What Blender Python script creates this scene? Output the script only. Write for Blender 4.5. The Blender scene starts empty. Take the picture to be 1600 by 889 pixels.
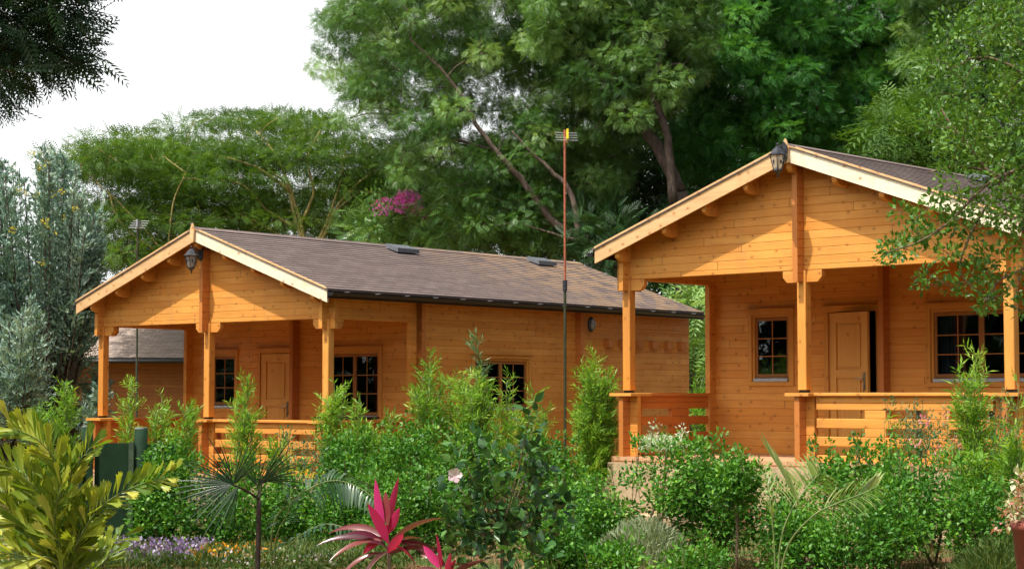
import bpy, math, random
import numpy as np
from mathutils import Vector

# ------------------------------------------------------------------ camera, world, sun, exposure
scene = bpy.context.scene
col = scene.collection
F, PIT, EYE = 2867.4, 0.0605, 1.6            # focal length in photo pixels, upward pitch, eye height

cam_d = bpy.data.cameras.new('camera'); cam = bpy.data.objects.new('camera', cam_d); col.objects.link(cam)
cam_d.sensor_width = 36.0; cam_d.lens = 36.0 * F / 1600.0
cam_d.clip_start = 0.1; cam_d.clip_end = 2000
cam.location = (0, 0, EYE); cam.rotation_euler = (math.pi / 2 + PIT, 0, 0)
scene.camera = cam

SUN = Vector((-0.74, -0.74, 2.20)).normalized()
SUN_EL = math.asin(SUN.z); SUN_ROT = math.atan2(SUN.x, SUN.y)
world = bpy.data.worlds.new('World'); scene.world = world; world.use_nodes = True
wn = world.node_tree; wn.nodes.clear()
def N(t, k, **kw):
    n = t.nodes.new(k)
    for a, b in kw.items(): setattr(n, a, b)
    return n
sky = N(wn, 'ShaderNodeTexSky', sky_type='NISHITA'); sky.sun_disc = False
sky.sun_elevation = SUN_EL; sky.sun_rotation = SUN_ROT; sky.dust_density = 2.0
b1 = N(wn, 'ShaderNodeBackground'); b1.inputs[1].default_value = 0.06
b2 = N(wn, 'ShaderNodeBackground'); b2.inputs[0].default_value = (0.97, 0.99, 1.0, 1); b2.inputs[1].default_value = 1.0
mixw = N(wn, 'ShaderNodeMixShader'); outw = N(wn, 'ShaderNodeOutputWorld')
tc = N(wn, 'ShaderNodeTexCoord'); sp = N(wn, 'ShaderNodeSeparateXYZ')
nz = N(wn, 'ShaderNodeTexNoise'); nz.inputs['Scale'].default_value = 2.2; nz.inputs['Detail'].default_value = 5
ad = N(wn, 'ShaderNodeMath', operation='MULTIPLY_ADD'); ad.inputs[1].default_value = 0.5
mr = N(wn, 'ShaderNodeMapRange'); mr.inputs[1].default_value = 0.05; mr.inputs[2].default_value = 0.45
mr.inputs[3].default_value = 1.0; mr.inputs[4].default_value = 0.0
L_ = wn.links.new
L_(tc.outputs['Generated'], sp.inputs[0]); L_(tc.outputs['Generated'], nz.inputs['Vector'])
sy = N(wn, 'ShaderNodeMath', operation='MULTIPLY_ADD'); sy.inputs[1].default_value = -0.55; L_(sp.outputs[1], sy.inputs[0]); L_(sp.outputs[2], sy.inputs[2])
L_(nz.outputs[0], ad.inputs[0]); L_(sy.outputs[0], ad.inputs[2]); L_(ad.outputs[0], mr.inputs[0])
L_(mr.outputs[0], mixw.inputs[0]); L_(sky.outputs[0], b1.inputs[0])
L_(b1.outputs[0], mixw.inputs[1]); L_(b2.outputs[0], mixw.inputs[2])
dt = N(wn, 'ShaderNodeVectorMath', operation='DOT_PRODUCT'); dt.inputs[1].default_value = Vector((-0.78, -0.66, 0.85)).normalized(); L_(tc.outputs['Generated'], dt.inputs[0])   # added sky glow lower than the sun, fills the cabin fronts
gm = N(wn, 'ShaderNodeMapRange'); gm.inputs[1].default_value = 0.25; gm.inputs[2].default_value = 1.0; gm.inputs[3].default_value = 0.0; gm.inputs[4].default_value = 1.0; L_(dt.outputs['Value'], gm.inputs[0])
gp = N(wn, 'ShaderNodeMath', operation='POWER'); gp.inputs[1].default_value = 1.3; L_(gm.outputs[0], gp.inputs[0])
gs = N(wn, 'ShaderNodeMath', operation='MULTIPLY'); gs.inputs[1].default_value = 2.15; L_(gp.outputs[0], gs.inputs[0])
b3 = N(wn, 'ShaderNodeBackground'); b3.inputs[0].default_value = (1.0, 0.955, 0.88, 1); L_(gs.outputs[0], b3.inputs[1])
adw = N(wn, 'ShaderNodeAddShader'); L_(mixw.outputs[0], adw.inputs[0]); L_(b3.outputs[0], adw.inputs[1]); L_(adw.outputs[0], outw.inputs[0])

sun_d = bpy.data.lights.new('sun', 'SUN'); sun = bpy.data.objects.new('sun', sun_d); col.objects.link(sun)
sun_d.energy = 4.9; sun_d.angle = math.radians(0.6); sun_d.color = (1.0, 0.95, 0.87)
sun.rotation_euler = SUN.to_track_quat('Z', 'Y').to_euler(); sun.location = (-10, -10, 30)

vs = scene.view_settings
vs.view_transform = 'Standard'; vs.look = 'None'; vs.gamma = 1; vs.use_curve_mapping = False; vs.exposure = 0.38
scene.render.engine = 'CYCLES'
try:
    scene.cycles.max_bounces = 8; scene.cycles.transparent_max_bounces = 16
    scene.cycles.caustics_reflective = False; scene.cycles.caustics_refractive = False
except Exception: pass

# ------------------------------------------------------------------ helpers
def ray(px, py):
    c, s = math.cos(PIT), math.sin(PIT)
    X = (px - 800) / F; Z = -(py - 444.5) / F
    return np.array([X, c - Z * s, s + Z * c])
def P(px, py, Y):                      # real point at distance Y on the line of sight of a photo pixel
    r = ray(px, py); r = r * (Y / r[1]); return np.array([r[0], r[1], r[2] + EYE])
def pxm(Y): return F / Y

def tag(o, label=None, cat=None, group=None, kind=None):
    if label: o['label'] = label
    if cat: o['category'] = cat
    if group: o['group'] = group
    if kind: o['kind'] = kind
    return o
def empty(name, loc=(0, 0, 0), rz=0, label=None, cat=None, group=None):
    o = bpy.data.objects.new(name, None); col.objects.link(o)
    o.location = loc; o.rotation_euler = (0, 0, rz); o.empty_display_size = 0.2
    return tag(o, label, cat, group)

class MB:
    def __init__(s): s.v = []; s.f = []
    def add(s, vs_, fs):
        b = len(s.v); s.v.extend([tuple(map(float, p)) for p in vs_]); s.f.extend([tuple(i + b for i in f) for f in fs])
    def box(s, x0, x1, y0, y1, z0, z1):
        s.add([(x0, y0, z0), (x1, y0, z0), (x1, y1, z0), (x0, y1, z0), (x0, y0, z1), (x1, y0, z1), (x1, y1, z1), (x0, y1, z1)],
              [(0, 3, 2, 1), (4, 5, 6, 7), (0, 1, 5, 4), (1, 2, 6, 5), (2, 3, 7, 6), (3, 0, 4, 7)])
    def cbox(s, x0, x1, y0, y1, z0, z1, c=0.006):      # box with chamfered long edges
        xs = sorted((x0, x1)); ys = sorted((y0, y1)); x0, x1 = xs; y0, y1 = ys
        d = [x1 - x0, y1 - y0, z1 - z0]; ax = d.index(max(d))
        lo = [x0, y0, z0]; hi = [x1, y1, z1]; i, j = [k for k in range(3) if k != ax]
        ring = [(lo[i] + c, lo[j]), (hi[i] - c, lo[j]), (hi[i], lo[j] + c), (hi[i], hi[j] - c), (hi[i] - c, hi[j]), (lo[i] + c, hi[j]), (lo[i], hi[j] - c), (lo[i], lo[j] + c)]
        vs_ = []
        for e in (lo[ax], hi[ax]):
            for a, b in ring:
                p = [0, 0, 0]; p[ax] = e; p[i] = a; p[j] = b; vs_.append(p)
        flip = (ax == 1)
        fs = [tuple(range(7, -1, -1)), tuple(range(8, 16))] + [(k, (k + 1) % 8, 8 + (k + 1) % 8, 8 + k) for k in range(8)]
        if flip: fs = [tuple(reversed(f)) for f in fs]
        s.add(vs_, fs)
    def prism(s, poly, e0, e1, m):                      # polygon swept from e0 to e1; m(a, b, e) -> point
        n = len(poly)
        s.add([m(a, b, e0) for a, b in poly] + [m(a, b, e1) for a, b in poly],
              [tuple(range(n - 1, -1, -1)), tuple(range(n, 2 * n))] + [(k, (k + 1) % n, n + (k + 1) % n, n + k) for k in range(n)])
    def tube(s, pts, rad, n=8, cap=True):
        pts = [np.array(p, float) for p in pts]
        if not hasattr(rad, '__len__'): rad = [rad] * len(pts)
        ref = None; vs_ = []; fs = []
        for i, p in enumerate(pts):
            t = pts[min(i + 1, len(pts) - 1)] - pts[max(i - 1, 0)]; t = t / (np.linalg.norm(t) + 1e-9)
            if ref is None:
                ref = np.cross(t, [0, 0, 1.0]);
                if np.linalg.norm(ref) < 0.1: ref = np.cross(t, [1.0, 0, 0])
            ref = ref - t * (ref @ t); ref /= np.linalg.norm(ref) + 1e-9; bi = np.cross(t, ref)
            for k in range(n):
                a = 2 * math.pi * k / n; vs_.append(p + rad[i] * (math.cos(a) * ref + math.sin(a) * bi))
        for i in range(len(pts) - 1):
            for k in range(n):
                fs.append((i * n + k, i * n + (k + 1) % n, (i + 1) * n + (k + 1) % n, (i + 1) * n + k))
        if cap: fs += [tuple(range(n - 1, -1, -1)), tuple(range((len(pts) - 1) * n, len(pts) * n))]
        s.add(vs_, fs)
    def lathe(s, prof, c, n=12):
        vs_ = []; fs = []
        for r, z in prof:
            for k in range(n):
                a = 2 * math.pi * k / n; vs_.append((c[0] + r * math.cos(a), c[1] + r * math.sin(a), c[2] + z))
        for i in range(len(prof) - 1):
            for k in range(n): fs.append((i * n + k, i * n + (k + 1) % n, (i + 1) * n + (k + 1) % n, (i + 1) * n + k))
        fs += [tuple(range(n - 1, -1, -1)), tuple(range((len(prof) - 1) * n, len(prof) * n))]
        s.add(vs_, fs)
    def build(s, name, mat, parent=None, smooth=False):
        me = bpy.data.meshes.new(name); me.from_pydata(s.v, [], s.f); me.update()
        if smooth: me.polygons.foreach_set('use_smooth', [True] * len(me.polygons))
        o = bpy.data.objects.new(name, me); col.objects.link(o)
        if mat: me.materials.append(mat)
        if parent: o.parent = parent
        return o

# leaves: numpy scatter of a template
def scatter(T, pos, X, Nn, S, rnd):
    """T=(verts(k,3), quads/tri list); returns V, face size, loop index, rnd per vertex"""
    tv, tf = T; tv = np.array(tv, float); n = len(pos); k = len(tv)
    X = X / (np.linalg.norm(X, axis=1, keepdims=True) + 1e-9)
    Z = Nn - X * (Nn * X).sum(1, keepdims=True); Z /= (np.linalg.norm(Z, axis=1, keepdims=True) + 1e-9)
    Y = np.cross(Z, X)
    V = pos[:, None, :] + S[:, None, None] * (tv[None, :, 0:1] * X[:, None, :] + tv[None, :, 1:2] * Y[:, None, :] + tv[None, :, 2:3] * Z[:, None, :])
    fl = np.array([i for f in tf for i in f]); fz = np.array([len(f) for f in tf])
    loops = (np.arange(n)[:, None] * k + fl[None, :]).ravel(); sizes = np.tile(fz, n)
    return V.reshape(-1, 3), loops, sizes, np.repeat(rnd, k)
def leafmesh(name, chunks, mat, parent=None, smooth=False):
    V = []; Lp = []; Sz = []; R = []; off = 0
    for v, l, s, r in chunks:
        V.append(v); Lp.append(l + off); Sz.append(s); R.append(r); off += len(v)
    V = np.concatenate(V).astype(np.float32); Lp = np.concatenate(Lp).astype(np.int32); Sz = np.concatenate(Sz).astype(np.int32); R = np.concatenate(R).astype(np.float32)
    if parent is not None:
        V = V - np.array(parent.location, dtype=np.float32)
    me = bpy.data.meshes.new(name)
    me.vertices.add(len(V)); me.vertices.foreach_set('co', V.ravel())
    me.loops.add(len(Lp)); me.loops.foreach_set('vertex_index', Lp)
    st = np.concatenate([[0], np.cumsum(Sz)[:-1]]).astype(np.int32)
    me.polygons.add(len(Sz)); me.polygons.foreach_set('loop_start', st)
    try: me.polygons.foreach_set('loop_total', Sz)
    except Exception: pass
    me.update(calc_edges=True)
    if smooth: me.polygons.foreach_set('use_smooth', [True] * len(me.polygons))
    a = me.attributes.new('rnd', 'FLOAT', 'POINT'); a.data.foreach_set('value', R)
    me.materials.append(mat)
    o = bpy.data.objects.new(name, me); col.objects.link(o)
    if parent: o.parent = parent
    return o

# ------------------------------------------------------------------ materials
def newmat(name):
    m = bpy.data.materials.new(name); m.use_nodes = True; t = m.node_tree; t.nodes.clear()
    o = N(t, 'ShaderNodeOutputMaterial'); return m, t, o
def mixc(t, fac, a, b, mode='MIX'):
    n = N(t, 'ShaderNodeMix', data_type='RGBA', blend_type=mode)
    for s_, v in ((n.inputs[0], fac), (n.inputs[6], a), (n.inputs[7], b)):
        if isinstance(v, (int, float)): s_.default_value = v
        elif isinstance(v, tuple): s_.default_value = (*v, 1) if len(v) == 3 else v
        else: t.links.new(v, s_)
    return n.outputs[2]
def mth(t, op, a, b=None, c=None):
    n = N(t, 'ShaderNodeMath', operation=op)
    for i, v in enumerate((a, b, c)):
        if v is None: continue
        if isinstance(v, (int, float)): n.inputs[i].default_value = v
        else: t.links.new(v, n.inputs[i])
    return n.outputs[0]
def comb(t, a, b, c):
    n = N(t, 'ShaderNodeCombineXYZ')
    for i, v in enumerate((a, b, c)):
        if isinstance(v, (int, float)): n.inputs[i].default_value = v
        else: t.links.new(v, n.inputs[i])
    return n.outputs[0]
def noise(t, vec, sc, det=4, rough=0.5, w=None):
    n = N(t, 'ShaderNodeTexNoise'); n.inputs['Scale'].default_value = sc; n.inputs['Detail'].default_value = det; n.inputs['Roughness'].default_value = rough
    t.links.new(vec, n.inputs['Vector']); return n.outputs[0]
def ramp(t, fac, stops):
    n = N(t, 'ShaderNodeValToRGB'); e = n.color_ramp.elements
    while len(e) < len(stops): e.new(0.5)
    for q, (p, c) in zip(e, stops): q.position = p; q.color = (*c, 1)
    t.links.new(fac, n.inputs[0]); return n.outputs[0]
def step(t, v, lo, hi, a=0.0, b=1.0):
    n = N(t, 'ShaderNodeMapRange'); t.links.new(v, n.inputs[0])
    for i, x in zip((1, 2, 3, 4), (lo, hi, a, b)): n.inputs[i].default_value = x
    return n.outputs[0]
def princ(t, o, colr, rough=0.5, bump=None, bstr=0.3, bdist=0.01, metal=0, spec=0.5):
    b = N(t, 'ShaderNodeBsdfPrincipled')
    if isinstance(colr, tuple): b.inputs['Base Color'].default_value = (*colr, 1)
    else: t.links.new(colr, b.inputs['Base Color'])
    if isinstance(rough, (int, float)): b.inputs['Roughness'].default_value = rough
    else: t.links.new(rough, b.inputs['Roughness'])
    b.inputs['Metallic'].default_value = metal; b.inputs['Specular IOR Level'].default_value = spec
    if bump is not None:
        n = N(t, 'ShaderNodeBump'); n.inputs['Strength'].default_value = bstr; n.inputs['Distance'].default_value = bdist
        t.links.new(bump, n.inputs['Height']); t.links.new(n.outputs[0], b.inputs['Normal'])
    t.links.new(b.outputs[0], o.inputs[0]); return b

COURSE = 0.10
def wood(name, axis, c0=(0.79, 0.39, 0.090), c1=(0.64, 0.24, 0.038), grain=(0.46, 0.16, 0.022), rough=0.42, joints=True, knots=0.50):
    m, t, o = newmat(name)
    tc = N(t, 'ShaderNodeTexCoord'); sp = N(t, 'ShaderNodeSeparateXYZ'); t.links.new(tc.outputs['Object'], sp.inputs[0])
    x, y, z = sp.outputs
    a = {'u': x, 'v': y, 'z': z}[axis]
    if axis == 'z': p, q = x, y
    elif axis == 'u': p, q = z, y
    else: p, q = z, x
    row = mth(t, 'FLOOR', mth(t, 'DIVIDE', p, COURSE)) if axis != 'z' else mth(t, 'FLOOR', mth(t, 'DIVIDE', mth(t, 'ADD', p, q), 1.2))
    wn1 = N(t, 'ShaderNodeTexWhiteNoise', noise_dimensions='1D'); t.links.new(row, wn1.inputs['W'])
    sh = mth(t, 'MULTIPLY_ADD', wn1.outputs[0], 5.0, a)
    seg = mth(t, 'DIVIDE', sh, 3.1 if joints else 50.0); sf = mth(t, 'FLOOR', seg)
    wn2 = N(t, 'ShaderNodeTexWhiteNoise', noise_dimensions='2D'); t.links.new(comb(t, row, sf, 0), wn2.inputs['Vector'])
    var = wn2.outputs[0]
    off = mth(t, 'MULTIPLY', var, 17.0)
    g1 = noise(t, comb(t, mth(t, 'MULTIPLY_ADD', a, 1.3, off), mth(t, 'MULTIPLY', p, 21.0), mth(t, 'MULTIPLY', q, 21.0)), 1.0, 4, 0.7)
    g2 = noise(t, comb(t, mth(t, 'MULTIPLY', a, 0.8), mth(t, 'MULTIPLY', p, 2.0), mth(t, 'MULTIPLY', q, 2.0)), 1.6, 4, 0.6)
    c = mixc(t, step(t, var, 0, 1, 0.1, 0.8), c0, c1)
    c = mixc(t, step(t, g1, 0.45, 0.75, 0.0, 0.55), c, grain)
    c = mixc(t, step(t, g2, 0.35, 0.7, 0.0, 0.42), c, tuple(k * 0.66 for k in c1))
    bl_ = noise(t, tc.outputs['Object'], 0.55, 3, 0.5); c = mixc(t, step(t, bl_, 0.40, 0.66, 0.0, 0.35), c, tuple(k * 0.72 for k in c1))
    st_ = noise(t, comb(t, mth(t, 'MULTIPLY', x, 5.0), mth(t, 'MULTIPLY', y, 5.0), mth(t, 'MULTIPLY', z, 0.5)), 1.3, 4, 0.6); c = mixc(t, step(t, st_, 0.52, 0.72, 0.0, 0.28), c, (0.42, 0.20, 0.07))
    # knots
    vo = N(t, 'ShaderNodeTexVoronoi', voronoi_dimensions='2D'); vo.inputs['Scale'].default_value = 1.0
    t.links.new(comb(t, mth(t, 'MULTIPLY', a, 5.2), mth(t, 'MULTIPLY', mth(t, 'ADD', p, mth(t, 'MULTIPLY', q, 0.9)), 6.6), 0), vo.inputs['Vector'])
    sc = N(t, 'ShaderNodeSeparateColor'); t.links.new(vo.outputs['Color'], sc.inputs[0])
    on = mth(t, 'LESS_THAN', sc.outputs[0], knots)
    kn = mth(t, 'MULTIPLY', on, step(t, vo.outputs['Distance'], 0.03, 0.07, 0.7, 0.0))
    halo = mth(t, 'MULTIPLY', on, step(t, vo.outputs['Distance'], 0.08, 0.22, 0.4, 0.0))
    c = mixc(t, halo, c, (0.36, 0.12, 0.022)); c = mixc(t, kn, c, (0.10, 0.028, 0.008))
    if joints:
        fr = mth(t, 'SUBTRACT', seg, sf); jl = mth(t, 'LESS_THAN', fr, 0.0022)
        c = mixc(t, mth(t, 'MULTIPLY', jl, 0.85), c, (0.08, 0.025, 0.008))
    princ(t, o, c, step(t, g2, 0.3, 0.7, rough, rough + .22), g1, 0.35, 0.004, spec=0.35)
    return m
M = {}
M['wu'] = wood('pine_along_width', 'u'); M['wv'] = wood('pine_along_length', 'v'); M['wz'] = wood('pine_upright', 'z', joints=False, knots=0.4)
M['wend'] = wood('pine_log_ends', 'z', c0=(0.56, 0.205, 0.05), c1=(0.48, 0.16, 0.036), joints=False)
M['barge_dark'] = wood('pine_bargeboard', 'u', c0=(0.78, 0.52, 0.28), c1=(0.72, 0.44, 0.20), grain=(0.36, 0.17, 0.06), joints=False)
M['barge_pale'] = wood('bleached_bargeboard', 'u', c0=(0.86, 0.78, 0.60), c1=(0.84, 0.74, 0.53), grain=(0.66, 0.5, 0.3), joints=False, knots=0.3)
M['sash'] = wood('dark_sash', 'z', c0=(0.34, 0.145, 0.035), c1=(0.28, 0.11, 0.026), joints=False, knots=0.1)
M['wred'] = wood('reddish_rail', 'v', c0=(0.62, 0.205, 0.042), c1=(0.52, 0.155, 0.030), joints=False)
M['wshade'] = wood('shade_toned_pine', 'u', c0=(0.40, 0.15, 0.028), c1=(0.28, 0.095, 0.016), grain=(0.18, 0.06, 0.01), knots=0.2)  # tree shade on the far cabin's wall, put into the wood colour
M['deck'] = wood('deck_boards', 'v', c0=(0.66, 0.40, 0.24), c1=(0.58, 0.33, 0.18), joints=False)
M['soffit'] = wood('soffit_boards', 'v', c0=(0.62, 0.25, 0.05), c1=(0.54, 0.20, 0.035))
M['trim'] = wood('window_trim', 'z', c0=(0.66, 0.30, 0.055), c1=(0.60, 0.26, 0.045), joints=False, knots=0.2)
M['doorw'] = wood('door_wood', 'z', c0=(0.74, 0.39, 0.10), c1=(0.68, 0.34, 0.08), joints=False, knots=0.12)

def simple(name, c, rough=0.5, metal=0, nscale=None, c2=None, bstr=0.2, bdist=0.01, spec=0.5):
    m, t, o = newmat(name)
    if nscale:
        tc = N(t, 'ShaderNodeTexCoord'); n = noise(t, tc.outputs['Object'], nscale, 6, 0.6)
        princ(t, o, mixc(t, step(t, n, 0.35, 0.65), c, c2 or tuple(k * 0.6 for k in c)), rough, n, bstr, bdist, metal, spec)
    else: princ(t, o, c, rough, metal=metal, spec=spec)
    return m
M['black'] = simple('black_plastic', (0.012, 0.012, 0.013), 0.35)
M['blackpaint'] = simple('black_painted_metal', (0.025, 0.027, 0.032), 0.32, 0.3, 30, (0.06, 0.065, 0.075))
M['ventgrey'] = simple('grey_vent_housing', (0.13, 0.14, 0.16), 0.4, 0, 20, (0.10, 0.11, 0.125))
M['clip'] = simple('pale_metal_clip', (0.45, 0.46, 0.48), 0.4, 0.6)
M['alu'] = simple('aluminium_sill', (0.50, 0.55, 0.62), 0.4, 0.5, 20, (0.42, 0.46, 0.52))
M['white'] = simple('white_plastic', (0.8, 0.8, 0.76), 0.4)
M['steel'] = simple('brushed_steel', (0.30, 0.27, 0.23), 0.3, 0.9)
M['stone'] = simple('sandstone_plinth', (0.50, 0.37, 0.22), 0.85, 0, 9, (0.34, 0.24, 0.14), 0.6, 0.02)
M['greenpaint'] = simple('dark_green_paint', (0.010, 0.034, 0.014), 0.75, 0, 6, (0.006, 0.020, 0.008), 0.1, spec=0.15)
M['greenframe'] = simple('faded_green_paint', (0.05, 0.085, 0.045), 0.45, 0, 14, (0.03, 0.05, 0.03))
M['postcap'] = simple('weathered_post_top', (0.30, 0.36, 0.32), 0.7, 0, 40)
M['rust'] = simple('rust_red_pole', (0.34, 0.095, 0.035), 0.6, 0, 25, (0.22, 0.06, 0.03))
M['mastgreen'] = simple('dark_olive_pole', (0.035, 0.04, 0.018), 0.5, 0, 12, (0.02, 0.03, 0.012))
M['yellow'] = simple('yellow_plastic', (0.75, 0.6, 0.02), 0.4)
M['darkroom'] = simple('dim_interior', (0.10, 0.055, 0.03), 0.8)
M['darkwood'] = simple('dark_stained_wood', (0.05, 0.022, 0.012), 0.5, 0, 18)
M['reflection_curtain'] = simple('grey_reflection_curtain', (0.16, 0.165, 0.19), 0.9, 0, 5, (0.10, 0.10, 0.12))  # dim drapes added to imitate streaky reflections in the panes
M['pot'] = simple('terracotta_pot', (0.24, 0.06, 0.04), 0.6, 0, 14, (0.15, 0.04, 0.03))
m, t, o = newmat('window_glass')
g = N(t, 'ShaderNodeBsdfGlossy'); g.inputs['Roughness'].default_value = 0.02; g.inputs[0].default_value = (0.9, 0.95, 1, 1)
tr = N(t, 'ShaderNodeBsdfTransparent'); tr.inputs[0].default_value = (0.62, 0.66, 0.70, 1)
fr = N(t, 'ShaderNodeFresnel'); fr.inputs[0].default_value = 1.5; mx = N(t, 'ShaderNodeMixShader')
nb = N(t, 'ShaderNodeTexNoise'); nb.inputs['Scale'].default_value = 3.0; tcg = N(t, 'ShaderNodeTexCoord'); t.links.new(tcg.outputs['Object'], nb.inputs['Vector'])
bp = N(t, 'ShaderNodeBump'); bp.inputs['Strength'].default_value = 0.08; bp.inputs['Distance'].default_value = 0.02; t.links.new(nb.outputs[0], bp.inputs['Height']); t.links.new(bp.outputs[0], g.inputs['Normal'])
t.links.new(fr.outputs[0], mx.inputs[0]); t.links.new(tr.outputs[0], mx.inputs[1]); t.links.new(g.outputs[0], mx.inputs[2]); t.links.new(mx.outputs[0], o.inputs[0])
M['glass'] = m
m, t, o = newmat('lantern_glass'); b = princ(t, o, (0.75, 0.78, 0.76), 0.25); b.inputs['Transmission Weight'].default_value = 0.7; b.inputs['IOR'].default_value = 1.1
M['lglass'] = m

# shingle roof
def roofmat():
    m, t, o = newmat('asphalt_shingles')
    tc = N(t, 'ShaderNodeTexCoord'); sp = N(t, 'ShaderNodeSeparateXYZ'); t.links.new(tc.outputs['Object'], sp.inputs[0])
    x, y, z = sp.outputs; sl = mth(t, 'MULTIPLY', mth(t, 'ABSOLUTE', x), 1.061)
    vec = comb(t, y, sl, 0)
    br = N(t, 'ShaderNodeTexBrick'); br.offset = 0.37; br.inputs['Scale'].default_value = 1
    br.inputs['Color1'].default_value = (0.155, 0.118, 0.108, 1); br.inputs['Color2'].default_value = (0.092, 0.068, 0.064, 1); br.inputs['Mortar'].default_value = (0.035, 0.026, 0.025, 1)
    br.inputs['Mortar Size'].default_value = 0.006; br.inputs['Brick Width'].default_value = 0.32; br.inputs['Row Height'].default_value = 0.125; br.inputs['Bias'].default_value = -0.1
    t.links.new(vec, br.inputs['Vector'])
    gr = noise(t, tc.outputs['Object'], 90, 3, 0.7); bl = noise(t, comb(t, mth(t, 'MULTIPLY', y, 0.6), mth(t, 'MULTIPLY', sl, 3.0), 0), 1.4, 5, 0.6)
    c = mixc(t, step(t, gr, 0.3, 0.7, 0, 0.4), br.outputs[0], (0.17, 0.137, 0.126))
    c = mixc(t, step(t, bl, 0.42, 0.68, 0, 0.5), c, (0.085, 0.062, 0.058))
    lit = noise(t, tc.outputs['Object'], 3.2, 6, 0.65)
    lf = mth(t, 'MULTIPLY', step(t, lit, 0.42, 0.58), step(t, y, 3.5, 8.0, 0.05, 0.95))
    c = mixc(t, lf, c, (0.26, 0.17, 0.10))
    row = mth(t, 'FRACT', mth(t, 'DIVIDE', sl, 0.125))
    hgt = mth(t, 'ADD', mth(t, 'MULTIPLY', row, 1.0), mth(t, 'MULTIPLY', gr, 0.3))
    princ(t, o, c, 0.85, hgt, 0.6, 0.01, spec=0.3)
    return m
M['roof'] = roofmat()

def leafmat(name, stops, rough=0.45, trans=0.3, spec=0.4, tboost=1.3):
    m, t, o = newmat(name)
    at = N(t, 'ShaderNodeAttribute', attribute_name='rnd')
    c = ramp(t, at.outputs['Fac'], stops)
    b = princ(t, o, c, rough, spec=spec)
    tl = N(t, 'ShaderNodeBsdfTranslucent'); t.links.new(mixc(t, 1.0, c, (1.25 * tboost, 1.15 * tboost, 0.45 * tboost), 'MULTIPLY'), tl.inputs[0])
    mx = N(t, 'ShaderNodeMixShader'); mx.inputs[0].default_value = trans
    t.links.new(b.outputs[0], mx.inputs[1]); t.links.new(tl.outputs[0], mx.inputs[2]); t.links.new(mx.outputs[0], o.inputs[0])
    return m
def bark(name, c, c2, sc=6):
    m, t, o = newmat(name); tc = N(t, 'ShaderNodeTexCoord'); mp = N(t, 'ShaderNodeMapping'); mp.inputs['Scale'].default_value = (3, 3, 0.8)
    t.links.new(tc.outputs['Object'], mp.inputs[0]); n = noise(t, mp.outputs[0], sc, 8, 0.65)
    princ(t, o, mixc(t, step(t, n, 0.35, 0.65), c, c2), 0.9, n, 0.8, 0.03, spec=0.2); return m
M['bark_grey'] = bark('grey_brown_bark', (0.15, 0.11, 0.085), (0.05, 0.036, 0.028))
M['bark_yellow'] = bark('yellow_bark', (0.40, 0.34, 0.12), (0.20, 0.16, 0.06))
M['bark_dark'] = bark('dark_bark', (0.09, 0.065, 0.05), (0.03, 0.022, 0.018))
M['bark_stem'] = bark('pale_stem_bark', (0.26, 0.20, 0.13), (0.12, 0.09, 0.05), 20)
M['stem_green'] = simple('green_stem', (0.16, 0.22, 0.06), 0.5, 0, 15, (0.10, 0.14, 0.04))

# ------------------------------------------------------------------ ground
m, t, o = newmat('garden_soil_and_grass')
tc = N(t, 'ShaderNodeTexCoord'); n1 = noise(t, tc.outputs['Object'], 0.9, 6, 0.6); n2 = noise(t, tc.outputs['Object'], 14, 6, 0.7); n3 = noise(t, tc.outputs['Object'], 60, 3, 0.7)
soil = mixc(t, step(t, n2, 0.35, 0.65), (0.30, 0.15, 0.08), (0.15, 0.07, 0.04)); grass = mixc(t, step(t, n3, 0.3, 0.7), (0.05, 0.09, 0.02), (0.10, 0.15, 0.04))
princ(t, o, mixc(t, step(t, n1, 0.45, 0.58), soil, grass), 0.95, n2, 0.8, 0.05, spec=0.2); M['ground'] = m
mb = MB(); nx = 60; rs = np.random.RandomState(5)
gx = np.linspace(-1, 1, nx + 1); gx = np.sign(gx) * np.abs(gx) ** 2.2 * 400
vv = [(float(a), float(b) + 20, float(0.03 * math.sin(a * 0.9) * math.sin(b * 0.7) - (0.02))) for b in gx for a in gx]
ff = [(j * (nx + 1) + i, j * (nx + 1) + i + 1, (j + 1) * (nx + 1) + i + 1, (j + 1) * (nx + 1) + i) for j in range(nx) for i in range(nx)]
mb.add(vv, ff); tag(mb.build('ground', M['ground'], smooth=True), kind='structure')

# ------------------------------------------------------------------ cabins
D = 1.84; TH = 0.07; ZE, ZR0, OV, OF = 2.648, 3.651, 0.295, 0.295
PITCH = (ZR0 - ZE) / (2.52 + 0.295)

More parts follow.
